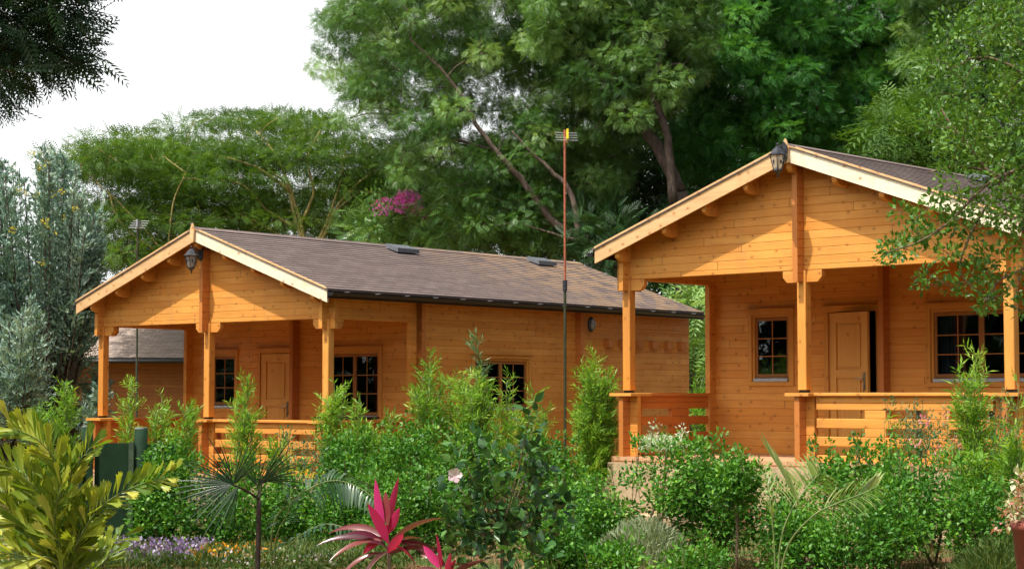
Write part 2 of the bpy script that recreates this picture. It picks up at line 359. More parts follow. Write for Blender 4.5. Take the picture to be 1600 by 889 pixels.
def log_run(mb, axis, a0, a1, c0, c1, z0, z1, openings=(), top=None, ch=0.006):
    """stacked log courses between c0..c1 (thickness), from a0 to a1; top(z)->half width limits the ends"""
    k = math.floor(z0 / COURSE + 1e-6)
    while k * COURSE < z1 - 1e-6:
        za, zb = max(z0, k * COURSE), min(z1, (k + 1) * COURSE); k += 1
        cuts = sorted({za, zb, *[o[2] for o in openings if za < o[2] < zb], *[o[3] for o in openings if za < o[3] < zb]})
        for ya, yb in zip(cuts[:-1], cuts[1:]):
            if yb - ya < 0.004: continue
            ivs = [(a0, a1)]
            for o0, o1, p0, p1 in openings:
                if p0 <= ya + 1e-6 and p1 >= yb - 1e-6:
                    ivs = [(s_, e_) for a, b in ivs for s_, e_ in ((a, min(b, o0)), (max(a, o1), b)) if e_ - s_ > 0.005]
            for a, b in ivs:
                ab, bb, at_, bt = a, b, a, b
                if top:
                    hb, ht = top(ya), top(yb)
                    if hb <= 0.02: continue
                    ht = max(ht, 0.01)
                    ab, bb, at_, bt = max(a, -hb), min(b, hb), max(a, -ht), min(b, ht)
                    if bb - ab < 0.01: continue
                    if bt < at_: at_ = bt = (at_ + bt) / 2
                ca = ch if abs(ya - za) < 1e-6 else 0; cb = ch if abs(yb - zb) < 1e-6 else 0
                ring = [(c0 + ca, ya), (c1 - ca, ya), (c1, ya + ca + 1e-4), (c1, yb - cb - 1e-4), (c1 - cb, yb), (c0 + cb, yb), (c0, yb - cb - 1e-4), (c0, ya + ca + 1e-4)]
                vs_ = []
                for e in (0, 1):
                    for cc, z in ring:
                        f = (z - ya) / (yb - ya); x = (ab + (at_ - ab) * f) if e == 0 else (bb + (bt - bb) * f)
                        vs_.append((x, cc, z) if axis == 'u' else (cc, x, z))
                fs = [tuple(range(8)), tuple(range(15, 7, -1))] + [(k2, 8 + k2, 8 + (k2 + 1) % 8, (k2 + 1) % 8) for k2 in range(8)]
                if axis == 'u': fs = [tuple(reversed(f)) for f in fs]
                mb.add(vs_, fs)

def opening_map(face, axis):
    """(a, outward n, z) -> local point; axis 'u' = wall facing -v at v=face, 'v' = wall facing +u at u=face"""
    if axis == 'u': return lambda a, n, z: (a, face - n, z)
    return lambda a, n, z: (face + n, a, z)
def bx(mb, mp, a0, a1, n0, n1, z0, z1, c=0.004):
    p = mp(a0, n0, z0); q = mp(a1, n1, z1)
    mb.cbox(min(p[0], q[0]), max(p[0], q[0]), min(p[1], q[1]), max(p[1], q[1]), z0, z1, c)

def window(cab, mp, a0, a1, z0, z1, sashes=1, tw=0.06, reflection_curtain=None, label=None):
    """a0..a1,z0..z1 = clear opening; trim boards around it stand proud of the wall"""
    f = MB()
    bx(f, mp, a0 - tw, a1 + tw, 0.0, 0.022, z1, z1 + tw); bx(f, mp, a0 - tw, a1 + tw, 0.0, 0.022, z0 - tw, z0)
    bx(f, mp, a0 - tw, a0, 0.0, 0.020, z0, z1); bx(f, mp, a1, a1 + tw, 0.0, 0.020, z0, z1)
    bx(f, mp, a0 - tw - .015, a1 + tw + .015, 0.0, 0.05, z1 + tw, z1 + tw + 0.02)
    for a, b in ((a0, a0 + .035), (a1 - .035, a1)): bx(f, mp, a, b, -0.075, -0.002, z0, z1)
    bx(f, mp, a0 + .035, a1 - .035, -0.075, -0.002, z1 - .035, z1)
    win = f.build('window', M['trim'], cab)
    if label: win['label'] = label
    w = (a1 - a0 - .07) / sashes
    for k in range(sashes):
        s0 = a0 + .035 + k * w; s1 = s0 + w
        s = MB(); fw = 0.036
        bx(s, mp, s0, s0 + fw, -0.06, -0.022, z0 + .05, z1 - .037); bx(s, mp, s1 - fw, s1, -0.06, -0.022, z0 + .05, z1 - .037)
        bx(s, mp, s0 + fw, s1 - fw, -0.06, -0.022, z0 + .05, z0 + .10); bx(s, mp, s0 + fw, s1 - fw, -0.06, -0.022, z1 - .082, z1 - .037)
        s.build('frame', M['sash'], win)
        g = MB(); bx(g, mp, s0 + fw - .005, s1 - fw + .005, -0.044, -0.038, z0 + .095, z1 - .077, 0.001); g.build('pane', M['glass'], win)
        mu = MB(); c = (s0 + s1) / 2; h0, h1 = z0 + .10, z1 - .082
        bx(mu, mp, c - .008, c + .008, -0.037, -0.028, h0, h1, .002)
        for j in (1, 2):
            z = h0 + (h1 - h0) * j / 3
            bx(mu, mp, s0 + fw, c - .008, -0.037, -0.029, z - .008, z + .008, .002); bx(mu, mp, c + .008, s1 - fw, -0.037, -0.029, z - .008, z + .008, .002)
        mu.build('glazing_bar', M['sash'], win)
    si = MB(); bx(si, mp, a0 + .036, a1 - .036, -0.06, 0.03, z0, z0 + .045); si.build('sill', M['alu'], win)
    if reflection_curtain:
        for (q0, q1) in reflection_curtain:
            cu = MB(); n = 28; vs_ = []; fs = []
            for i in range(n + 1):
                a = q0 + (q1 - q0) * i / n; nn = -0.16 + 0.025 * math.sin(i * 1.9) + .01 * math.sin(i * .7)
                vs_ += [mp(a, nn, z0 - .05), mp(a + 0.02 * math.sin(i), nn + .01, z1)]
            for i in range(n): fs.append((2 * i, 2 * i + 2, 2 * i + 3, 2 * i + 1))
            cu.add(vs_, fs); cu.build('reflection_curtain', M['reflection_curtain'], win)
    return win

def door(cab, mp, a0, a1, z0, z1, ajar=0.0):
    f = MB(); tw = 0.062
    bx(f, mp, a0 - tw, a0, 0, 0.02, z0, z1); bx(f, mp, a1, a1 + tw, 0, 0.02, z0, z1); bx(f, mp, a0 - tw, a1 + tw, 0, 0.022, z1, z1 + tw)
    bx(f, mp, a0 - tw - .015, a1 + tw + .015, 0, 0.05, z1 + tw, z1 + tw + .02)
    bx(f, mp, a0, a0 + .02, -.075, -.002, z0, z1); bx(f, mp, a1 - .02, a1, -.075, -.002, z0, z1)
    f.build('door_frame', M['trim'], cab)
    b0, b1 = a0 + .022, a1 - .022; W = b1 - b0
    ca, sa = math.cos(ajar), math.sin(ajar)
    def dm(a, n, z):                                  # hinge on the a0 side, swinging outward
        r = a - b0; return mp(b0 + r * ca - n * sa, 0.004 + r * sa + n * ca, z)
    def dbox(mb, A0, A1, n0, n1, Z0, Z1, e=0.0):
        vs_ = [dm(A0, n1, Z0), dm(A1, n1, Z0), dm(A1, n1, Z1), dm(A0, n1, Z1), dm(A0, n0, Z0), dm(A1, n0, Z0), dm(A1, n0, Z1), dm(A0, n0, Z1)]
        mb.add(vs_, [(0, 1, 2, 3), (5, 4, 7, 6), (4, 0, 3, 7), (1, 5, 6, 2), (3, 2, 6, 7), (4, 5, 1, 0)])
    d = MB(); st = 0.105; zt = z1 - .012; zb = z0 + .012
    dbox(d, b0, b0 + st, -.04, 0, zb, zt); dbox(d, b1 - st, b1, -.04, 0, zb, zt)
    zs = [zb, zb + .14, zb + .98, zb + 1.08, zt - .12, zt]
    for i in (0, 2, 4): dbox(d, b0 + st, b1 - st, -.04, -.0015, zs[i], zs[i + 1])
    for i in (1, 3):
        A0, A1, Z0, Z1 = b0 + st, b1 - st, zs[i], zs[i + 1]
        dbox(d, A0, A1, -.034, -.022, Z0, Z1)                                  # recessed field
        dbox(d, A0 + .035, A1 - .035, -.022, -.008, Z0 + .035, Z1 - .035)        # raised panel
    lf = d.build('door', M['doorw'], cab)
    if ajar: lf['label'] = 'panelled wooden door standing ajar'
    h = MB(); hx = b1 - .055; hz = z0 + 0.98
    dbox(h, hx - .018, hx + .018, 0.001, .008, hz - .14, hz + .08)
    h.tube([dm(hx, .005, hz), dm(hx, .05, hz), dm(hx - .03, .055, hz), dm(hx - .11, .05, hz)], .009, 8)
    h.tube([dm(hx, .005, hz - .09), dm(hx, .018, hz - .09)], .016, 8)
    h.tube([dm(hx, .018, hz - .09), dm(hx, .022, hz - .12), dm(hx, .02, hz - .17)], .006, 6)
    h.build('handle', M['steel'], lf)
    return lf

def lantern(cab, wallpt, outlen, sidelen, drop=0.0, s=1.0):
    """hexagonal wall lantern; wallpt on the wall in cabin coordinates, hangs out along -v"""
    x, y, z = wallpt
    pl = MB(); pl.prism([(-.045, -.07), (0, -.115), (.045, -.07), (.05, 0), (.045, .07), (0, .13), (-.045, .07), (-.05, 0)], 0, .022, lambda a, b, e: (x + a, y - e, z + b))
    lan = pl.build('lantern', M['blackpaint'], cab)
    cx_, cy_ = x - sidelen, y - outlen; ct = z - .02
    br = MB()
    pts = []
    for i in range(13):
        f = i / 12; pts.append((x - sidelen * f, y - .02 - (outlen - .02) * f, z - .03 + .10 * math.sin(f * math.pi * .95) ** 1.0))
    br.tube(pts, .011, 6)
    sc = [(x - sidelen * (.35 + .12 * math.cos(a)), y - outlen * (.35 + .12 * math.cos(a)), z - .03 + .045 * math.sin(a)) for a in np.linspace(0, 5.2, 12)]
    br.tube(sc, .008, 6)
    br.tube([(cx_, cy_, ct + .02), (cx_, cy_, ct + .10)], .008, 6); br.lathe([(.001, 0), (.02, .012), (.001, .03)], (cx_, cy_, ct + .09), 8)
    br.build('bracket', M['blackpaint'], lan)
    cp = MB(); cp.lathe([(.115 * s, -.035), (.12 * s, -.025), (.085 * s, .0), (.06 * s, .04), (.028 * s, .065), (.02 * s, .075), (.001, .08)], (cx_, cy_, ct), 6); cp.build('cap', M['blackpaint'], lan)
    gl = MB(); gl.lathe([(.078 * s, -.20 * s), (.098 * s, -.036)], (cx_, cy_, ct), 6)
    gl.v = [(cx_ + (p[0] - cx_) * (.6 if p[2] < ct - .1 else .95), cy_ + (p[1] - cy_) * (.6 if p[2] < ct - .1 else .95), p[2]) for p in gl.v]
    gl.build('glass', M['lglass'], lan)
    bars = MB()
    for k in range(6):
        a = math.pi / 3 * k; r0, r1 = .098 * s, .052 * s
        bars.tube([(cx_ + r0 * math.cos(a), cy_ + r0 * math.sin(a), ct - .036), (cx_ + r1 * math.cos(a), cy_ + r1 * math.sin(a), ct - .205 * s)], .006, 4)
        b = a + math.pi / 6                                      # lozenge ornament on each pane
        rr = .072 * s; q = np.array([cx_ + rr * math.cos(b), cy_ + rr * math.sin(b), ct - .11 * s]); tng = np.array([-math.sin(b), math.cos(b), 0]) * .014; nr = np.array([math.cos(b), math.sin(b), 0]) * .012
        u_ = np.array([0, 0, .035])
        bars.add([q - tng + nr, q - u_ + nr * .6, q + tng + nr, q + u_ + nr], [(0, 1, 2, 3)])
    bars.lathe([(.056 * s, -.20 * s), (.058 * s, -.21 * s), (.03, -.235 * s), (.012, -.25 * s), (.008, -.29 * s), (.001, -.30 * s)], (cx_, cy_, ct), 6)
    bars.build('cage', M['blackpaint'], lan)
    return lan

def rake_poly(u_in, u_out, zr, t0, t1):
    """band following the slope between |u| u_in..u_out, from t0 to t1 below the roof top"""
    return [(u_in, zr - PITCH * u_in - t1), (u_out, zr - PITCH * u_out - t1), (u_out, zr - PITCH * u_out - t0), (u_in, zr - PITCH * u_in - t0)]

def cabin(loc, th, w, Lt, label, side_windows, ajar, plinth_h, vents, lamp, winB, extras):
    cab = empty('log_cabin', loc, th, label, 'cabin', 'timber log cabins')
    zr = ZE + PITCH * (w + OV)
    h = TH / 2
    def top(z): return (zr - 0.06 - z) / PITCH
    # plinth + floor
    p = MB(); p.box(-w - .18, w + .16, -.22, Lt + .1, -plinth_h, -.075); p.build('plinth', M['stone'], cab)
    d = MB()
    nb = 44; bw = (2 * w + .3) / nb
    for i in range(nb):
        a = -w - .15 + i * bw; d.cbox(a + .003, a + bw - .003, -.18, D - h - .001, -.05, 0, .003)
    d.box(-w - .15, w + .15, -.17, D - .04, -.074, -.051); d.box(-w + .04, w - .04, D + h, Lt, -.07, -.01)
    d.build('floor', M['deck'], cab)
    # front gable over the porch
    g = MB(); log_run(g, 'u', -w - .16, w + .16, -h, h, 2.24, 3.9, top=top); g.build('gable', M['wu'], cab)
    # rear porch wall with door and windows
    dz = 0.0
    wb0, wb1, wbz0, wbz1 = winB
    ops = [(-2.02, -1.42, .95, 1.83), (-.83, -.12, dz - .01, 1.83), (wb0, wb1, wbz0, wbz1)]
    r = MB(); log_run(r, 'u', -w - .14, w + .14, D - h, D + h, 0.0, 3.9, ops, top=lambda z: min(top(z), w + .14)); r.build('porch_wall', M['wu'], cab)
    # side walls (the porch beam is the same wall above the opening)
    beam_z = 2.24; sw = []
    for sgn in (-1, 1):
        c0, c1 = sgn * w - h, sgn * w + h
        s_ = MB()
        zt = zr - PITCH * (w + h) - .055
        log_run(s_, 'v', D - .17, Lt, c0, c1, 0.0, beam_z, side_windows if sgn > 0 else ())
        log_run(s_, 'v', -.16, Lt + .0, c0 + 1e-4, c1 - 1e-4, beam_z, zt, [o for o in (side_windows if sgn > 0 else ()) if o[3] > beam_z])
        s_.build('side_wall', M['wv'], cab)
    b = MB(); log_run(b, 'u', -w, w, Lt - .06, Lt + .005, 0, 3.9, top=top); b.build('rear_wall', M['wu'], cab)
    # crossing log ends of the inner partitions
    e = MB(); log_run(e, 'v', D - .19, D - h - .001, -.005, .065, 0, 2.24); log_run(e, 'v', D - .19, D - h - .001, -.005, .065, 2.24, 3.55)
    e.build('partition_end', M['wend'], cab)
    for vp in (D + .0, 5.72):
        e = MB(); log_run(e, 'u', w + h + .001, w + h + .12, vp - .035, vp + .035, 0, zr - PITCH * (w + .2) - .07); e.build('partition_end', M['wend'], cab)
    e = MB(); log_run(e, 'v', -.18, -h - .001, -.035, .035, 2.10, zr - .16); e.build('gable_stud', M['wend'], cab)
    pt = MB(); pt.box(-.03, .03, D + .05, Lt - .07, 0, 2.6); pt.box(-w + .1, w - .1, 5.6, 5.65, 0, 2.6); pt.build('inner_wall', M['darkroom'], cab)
    # brackets under the gable beam
    for uc, sides in ((-w, (1,)), (0, (-1, 1)), (w, (-1,))):
        k = MB()
        for sd in sides:
            a0 = uc + sd * .062; k.prism([(a0, 2.10), (a0 + sd * .15, 2.10), (a0 + sd * .21, 2.16), (a0 + sd * .21, 2.2385), (a0, 2.2385)][::sd], -.033, .033, lambda a, b, e: (a, e, b))
        if uc: k.prism([(uc - .16 * sides[0], 2.10), (uc - .04 * sides[0], 2.10), (uc - .04 * sides[0], 2.2385), (uc - .16 * sides[0], 2.2385)][::-sides[0]], -.033, .033, lambda a, b, e: (a, e, b))
        k.build('bracket', M['wu'], cab)
    for sd in (-1, 1):                                   # side-beam bracket running back from each corner post
        k = MB(); k.prism([(.062, 2.10), (.21, 2.10), (.27, 2.16), (.27, 2.2385), (.062, 2.2385)], sd * w - .033, sd * w + .033, lambda a, b, e: (e, a, b))
        k.box(sd * w - .034, sd * w + .034, -.16, -.062, 2.10, 2.2385); k.build('bracket', M['wv'], cab)
    # posts
    for uc in (-w, 0, w):
        k = MB(); k.cbox(uc - .06, uc + .06, -.06, .06, .835, 2.2385, .008); po = k.build('post', M['wz'], cab)
        k = MB(); k.cbox(uc - .045, uc + .045, -.045, .045, .80, .834, .002); k.build('post_foot', M['black'], po)
    # newels and rails
    def newel(uc, sl, sr):
        k = MB(); log_run(k, 'v', -.17, .22, uc - h, uc + h, 0, .76); k.build('newel', M['wend'], cab)
        k = MB()
        log_run(k, 'u', uc - sl, uc - h - .001, -.034, .034, 0, .76); log_run(k, 'u', uc + h + .001, uc + sr, -.034, .034, 0, .76); k.build('newel', M['wu'], cab)
        k = MB(); k.cbox(uc - sl - .03, uc + sr + .03, -.20, .22 if uc else .14, .761, .80, .005); k.build('newel_cap', M['wu'], cab)
    newel(-w, .14, .16); newel(0, .12, .15); newel(w, .18, .14)
    def rail(axis, a0, a1, c, blocks, mat):
        k = MB(); mpf = (lambda p0, p1, q0, q1, z0, z1: (p0, p1, q0, q1, z0, z1)) if axis == 'u' else (lambda p0, p1, q0, q1, z0, z1: (q0, q1, p0, p1, z0, z1))
        for z0, z1 in ((.60, .76), (.39, .50), (.18, .29), (-.0, .075)):
            if z1 - z0 > .13: k.cbox(*mpf(a0, a1, c - h, c + h, z0 + .08, z1)); k.cbox(*mpf(a0, a1, c - h, c + h, z0, z0 + .0795))
            else: k.cbox(*mpf(a0, a1, c - h, c + h, z0, z1))
        for b0, b1 in blocks:
            for z0, z1 in ((.501, .599), (.291, .389), (.076, .179)): k.cbox(*mpf(b0, b1, c - h + .001, c + h - .001, z0, z1))
        r_ = k.build('railing', mat, cab)
        k = MB(); k.cbox(*mpf(a0 + (.0), a1, c - .08, c + .08, .762, .80), .005); k.build('handrail', mat, r_)
    s3 = (w - .15 - .16) / 3.0
    rail('u', .181, w - .215, 0, [(.152 + s3 * 1 - .10, .152 + s3 + .17), (.152 + 2 * s3 - .08, .152 + 2 * s3 + .20)], M['wu'])
    for sd in (-1, 1): rail('v', .221, D - h - .18 if sd < 0 else D - h - .18, sd * w, [(.84, 1.20)], M['wred'])
    # purlin ends
    for sd in (-1, 1):
        for u in (.62, 1.24, 1.86, w - .04):
            zt = zr - PITCH * (u + .035) - .052; k = MB()
            k.prism([(-.29, zt), (-.29, zt - .17), (-.282, zt - .195), (-.25, zt - .215), (-.20, zt - .235), (-h - .001, zt - .24), (-h - .001, zt)], sd * u - .032, sd * u + .032, lambda a, b, e: (e, a, b))
            k.build('purlin', M['wv'], cab)
    k = MB(); zt = zr - .07; k.prism([(-.29, zt), (-.29, zt - .20), (-.26, zt - .24), (-h - .001, zt - .27), (-h - .001, zt)], -.035, .035, lambda a, b, e: (e, a, b)); k.build('purlin', M['wv'], cab)
    # roof
    so = MB()
    for sd in (-1, 1):
        n = 26; du = (w + OV) / n
        for i in range(n):
            u0, u1 = i * du + .002, (i + 1) * du - .002
            poly = [(sd * a, b) for a, b in rake_poly(u0, u1, zr, .028, .05)][::sd]
            so.prism(poly, -OF + .001, Lt + .04, lambda a, b, e: (a, e, b))
    so.build('soffit', M['soffit'], cab)
    rf = MB(); rows = 23; U = w + OV + .03
    for sd in (-1, 1):                                   # shingle courses as real overlapping steps
        n = int(U * 1.061 / .125); du = U / n
        for i in range(n):
            u0, u1 = i * du, (i + 1) * du
            poly = [(u0, zr - PITCH * u0 - .026), (u1, zr - PITCH * u1 - .026), (u1, zr - PITCH * u1 + .006), (u0, zr - PITCH * u0 - .003)]
            rf.prism([(sd * a, b) for a, b in poly][::sd], -OF - .045, Lt + .07, lambda a, b, e: (a, e, b))
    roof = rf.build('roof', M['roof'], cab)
    rc = MB()
    rc.prism([(-.13, zr - PITCH * .13 + .004), (0, zr + .004), (.13, zr - PITCH * .13 + .004), (.13, zr - PITCH * .13 + .014), (0, zr + .018), (-.13, zr - PITCH * .13 + .014)], -OF - .05, Lt + .08, lambda a, b, e: (a, e, b))
    rc.build('ridge_cap', M['roof'], roof)
    for v0 in vents:
        k = MB(); u0, u1 = .22, .50; sk = lambda u, t: zr - PITCH * u + t
        k.prism([(u0, sk(u0, .02)), (u1, sk(u1, .03)), (u1, sk(u1, .10)), (u0, sk(u0, .085))], v0 - .26, v0 + .26, lambda a, b, e: (a, e, b))
        k.build('roof_vent', M['ventgrey'], cab)
    # bargeboards
    for sd in (-1, 1):
        k = MB(); poly = [(sd * a, b) for a, b in rake_poly(.0, w + OV, zr, .002, .20)][::sd]
        k.prism(poly, -OF - .03 + (.001 if sd > 0 else 0), -OF, lambda a, b, e: (a, e, b))
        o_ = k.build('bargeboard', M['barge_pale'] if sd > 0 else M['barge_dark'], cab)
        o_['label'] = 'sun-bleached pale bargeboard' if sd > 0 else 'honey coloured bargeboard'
        k = MB(); poly = [(sd * a, b) for a, b in rake_poly(.0, w + OV, zr, -.012, .012)][::sd]
        k.prism(poly, -OF - .047, -OF - .031, lambda a, b, e: (a, e, b)); k.build('edge_trim', M['barge_dark'], o_)
        k = MB(); poly = [(sd * a, b) for a, b in rake_poly(.0, w + OV, zr, .03, .16)][::sd]
        k.prism(poly, Lt + .041, Lt + .065, lambda a, b, e: (a, e, b)); k.build('bargeboard', M['barge_dark'], cab)
    k = MB(); k.prism([(-.03, zr - .22), (.03, zr - .22), (.045, zr - .05), (.02, zr + .03), (0, zr + .07), (-.02, zr + .03), (-.045, zr - .05)], -OF - .075, -OF - .048, lambda a, b, e: (a, e, b))
    k.build('finial', M['barge_dark'], cab)
    # gutters and eaves boards
    for sd in (-1, 1):
        ue = w + OV; ze = zr - PITCH * ue
        k = MB(); k.box(min(sd * (ue + .001), sd * (ue + .02)), max(sd * (ue + .001), sd * (ue + .02)), -OF - .02, Lt + .06, ze - .14, ze - .03); k.build('eaves_board', M['black'], cab)
        k = MB(); prof = []
        for i in range(9):
            a = math.pi * i / 8; prof.append((-.055 * math.cos(a), -.055 * math.sin(a)))
        prof += [(.049 * math.cos(math.pi - math.pi * (8 - i) / 8) * 1.0, -.049 * math.sin(math.pi * i / 8)) for i in range(8, -1, -1)]
        prof = [(sd * (ue + .08) + a, ze - .06 + b) for a, b in prof]
        k.prism(prof, -OF - .03, Lt + .06, lambda a, b, e: (a, e, b))
        k.prism([(sd * (ue + .08) + .055 * math.cos(a), ze - .06 + .055 * math.sin(a)) for a in np.linspace(math.pi, 2 * math.pi, 9)], -OF - .036, -OF - .031, lambda a, b, e: (a, e, b))
        gt = k.build('gutter', M['black'], cab)
        if sd > 0:
            vv_ = 0.0
            while vv_ < Lt:
                k = MB(); k.box(ue + .02, ue + .11, vv_, vv_ + .03, ze - .052, ze - .045); k.build('gutter_clip', M['clip'], gt); vv_ += .62
    # openings
    fm = opening_map(D - h, 'u')
    window(cab, fm, *ops[0], sashes=1, reflection_curtain=[(-1.96, -1.85)])
    door(cab, fm, ops[1][0], ops[1][1], 0.0, 1.83, ajar)
    window(cab, fm, *ops[2], sashes=2, reflection_curtain=[(wb0 + .05, wb0 + .38)])
    sm = opening_map(w + h, 'v')
    for o_ in side_windows: window(cab, sm, *o_, sashes=2, reflection_curtain=[(o_[0] + .25, o_[0] + .62)])
    k = MB(); k.cbox(-.052, -.012, D - h - .032, D - h - .002, 1.34, 1.45, .003); k.build('light_switch', M['white'], cab)
    for j in (0, 1):
        pass
    lantern(cab, *lamp)
    if 'bulkhead' in extras:
        v0, z0 = 5.93, 2.33; k = MB(); bu = w + h + .122
        k.lathe([(.10, 0), (.10, .03), (.085, .04)], (0, 0, 0), 20)
        k.v = [(bu + c, v0 + b * .75, z0 + a * 1.3) for a, b, c in k.v]; bo = k.build('bulkhead_lamp', M['blackpaint'], cab)
        k = MB(); k.lathe([(.075, .04), (.07, .07), (.045, .09), (.001, .095)], (0, 0, 0), 16)
        k.v = [(bu + c, v0 + b * .75, z0 + a * 1.3) for a, b, c in k.v]; k.build('glass', M['lglass'], bo, True)
        k = MB(); k.tube([(bu + .04, v0, z0 - .11), (bu + .10, v0, z0 - .05), (bu + .10, v0, z0 + .05), (bu + .04, v0, z0 + .11)], .007, 5); k.tube([(bu + .05, v0 - .07, z0), (bu + .105, v0, z0), (bu + .05, v0 + .07, z0)], .007, 5); k.build('guard', M['blackpaint'], bo)
        for v0 in (6.55, 6.95, 7.4, 7.85, 8.3, 8.72):
            k = MB(); k.cbox(w + h + .001, w + h + .10, v0 - .07, v0 + .07, 1.965, 2.095, .005); k.build('joist_end', M['wend'], cab)
    return cab

LT, LW = -0.6902, 2.52
cabL = cabin((-4.542, 27.559, EYE - 1.1508), LT, 2.52, 9.02,
    'farther log cabin left of centre under a long brown shingle roof', [(3.12, 4.46, .92, 1.73)], 0.0, .47, (3.85, 7.55), ((-.0, -.18, 3.28), .19, .0), (.70, 1.80, .80, 1.83), ('bulkhead',))
RT = -0.7455
cabR = cabin((3.442, 21.61, EYE - .7647), RT, 2.653, 9.02,
    'nearest log cabin on the right, its panelled front door ajar', [(3.12, 4.46, .92, 1.73)], 0.24, .86, (3.73,), ((.0, -.375, 3.60), .17, -.02), (.64, 1.98, .93, 1.82), ())
def loc2w(cab, u, v, z):
    t = cab.rotation_euler.z; c, s = math.cos(t), math.sin(t); x, y, z0 = cab.location
    return np.array([x + u * c - v * s, y + u * s + v * c, z0 + z])
# stone steps of the right cabin
st = MB()
for i, (zt, vf) in enumerate(((-.20, .0), (-.42, -.32), (-.62, -.64))):
    pass
for i in range(3):
    z1 = -.075 - .20 * (i + 1); st.cbox(-2.83 - .30 * (i + 1), -2.835 - .30 * i, -.20, 1.1, -.85, z1, .012)
st.build('steps', M['stone'], cabR)
st = MB()
for i in range(2):
    z1 = -.26 - .20 * (i + 1); st.cbox(-1.9, -.6, -.225 - .32 * (i + 1), -.225 - .32 * i, -.85, z1, .012)
st.build('steps', M['stone'], cabR)

# third cabin far behind on the left, eaves side towards the camera
def cabin3():
    c = empty('log_cabin', (-12.6, 49.0, 0.0), math.radians(-4), 'low log cabin far behind at the left, mostly hidden by the silvery tree', 'cabin', 'timber log cabins')
    L3 = 9.0
    k = MB(); log_run(k, 'u', -L3 / 2, L3 / 2, -.035, .035, .1, 2.55, [(.3, 1.2, .2, 1.35)]); k.build('side_wall', M['wshade'], c)
    k = MB(); k.box(-L3 / 2, L3 / 2, .04, 5, 0, .099); k.build('plinth', M['stone'], c)
    k = MB(); k.box(-L3 / 2 + .01, -L3 / 2 + .07, .036, 5, .1, 2.55); k.box(L3 / 2 - .07, L3 / 2 - .01, .036, 5, .1, 2.55); k.box(-L3 / 2 + .01, L3 / 2 - .01, 5.001, 5.07, .1, 2.55); k.build('end_wall', M['wv'], c)
    k = MB()
    for i in range(23):
        v0 = -1.1 + i * .135; v1 = v0 + .135; zf = lambda v: 2.60 + (v + 1.1) * .36  # eaves overhang extended to keep the wall below in shade
        k.prism([(v0, zf(v0) - .03), (v0, zf(v0) + .008), (v1, zf(v1)), (v1, zf(v1) - .03)], -L3 / 2 - .3, L3 / 2 + .3, lambda a, b, e: (e, a, b))
        w0 = 6.1 - i * .178; w1 = w0 - .178
        k.prism([(w1, zf(v1) - .03), (w1, zf(v1)), (w0, zf(v0) + .008), (w0, zf(v0) - .03)], -L3 / 2 - .3, L3 / 2 + .3, lambda a, b, e: (e, a, b))
    m2, t2, o2 = newmat('shingles_side')
    tc = N(t2, 'ShaderNodeTexCoord'); br = N(t2, 'ShaderNodeTexBrick'); br.inputs['Scale'].default_value = 1; br.inputs['Brick Width'].default_value = .3; br.inputs['Row Height'].default_value = .118
    br.inputs['Color1'].default_value = (.36, .28, .235, 1); br.inputs['Color2'].default_value = (.25, .19, .16, 1); br.inputs['Mortar'].default_value = (.07, .05, .045, 1); br.inputs['Mortar Size'].default_value = .006  # paler than the other roofs, sunlit tone put into the colour
    t2.links.new(tc.outputs['Object'], br.inputs['Vector']); nn = noise(t2, tc.outputs['Object'], 4, 6, .7)
    princ(t2, o2, mixc(t2, step(t2, nn, .4, .65, 0, .5), br.outputs[0], (.32, .25, .2)), .9, nn, .3, .02)
    k.build('roof', m2, c)
    k = MB(); k.box(-L3 / 2 - .3, L3 / 2 + .3, -1.13, -1.103, 2.44, 2.585); k.build('eaves_board', M['black'], c)
    k = MB(); k.tube([(-L3 / 2 - .3, -1.19, 2.50), (L3 / 2 + .3, -1.19, 2.50)], .055, 8); k.build('gutter', M['black'], c)
    k = MB()
    for a, b in ((.22, .30), (1.2, 1.28)): k.cbox(a, b, -.06, -.036, .2, 1.35)
    k.cbox(.22, 1.28, -.06, -.036, 1.351, 1.43); wn_ = k.build('window', M['trim'], c)
    k = MB(); k.box(.3, 1.2, -.01, .0, .2, 1.35); k.build('pane', M['glass'], wn_)
cabin3()

# porch furniture
def table(cab, u, v, label, wdt=.9, dp=.6, ht=.72, mat='darkwood', rz=0):
    p = loc2w(cab, u, v, 0.0); t_ = empty('porch_table', p, cab.rotation_euler.z + rz, label, 'table')
    k = MB()
    for i in range(6): k.cbox(-wdt / 2, wdt / 2, -dp / 2 + i * dp / 6 + .004, -dp / 2 + (i + 1) * dp / 6 - .004, ht - .03, ht, .004)
    k.box(-wdt / 2 + .06, wdt / 2 - .06, -dp / 2 + .06, -dp / 2 + .085, ht - .11, ht - .031); k.box(-wdt / 2 + .06, wdt / 2 - .06, dp / 2 - .085, dp / 2 - .06, ht - .11, ht - .031)
    k.build('tabletop', M[mat], t_)
    for a in (-1, 1):
        for b in (-1, 1):
            k = MB(); x, y = a * (wdt / 2 - .08), b * (dp / 2 - .11); k.cbox(x - .025, x + .025, y - .025, y + .025, 0, ht - .031, .004); k.build('leg', M[mat], t_)
table(cabR, 1.35, 1.1, 'dark wooden table behind the front railing of the nearest cabin')
table(cabL, 1.75, 1.15, 'dark wooden table on the porch of the farther cabin', ht=.84, wdt=.8)

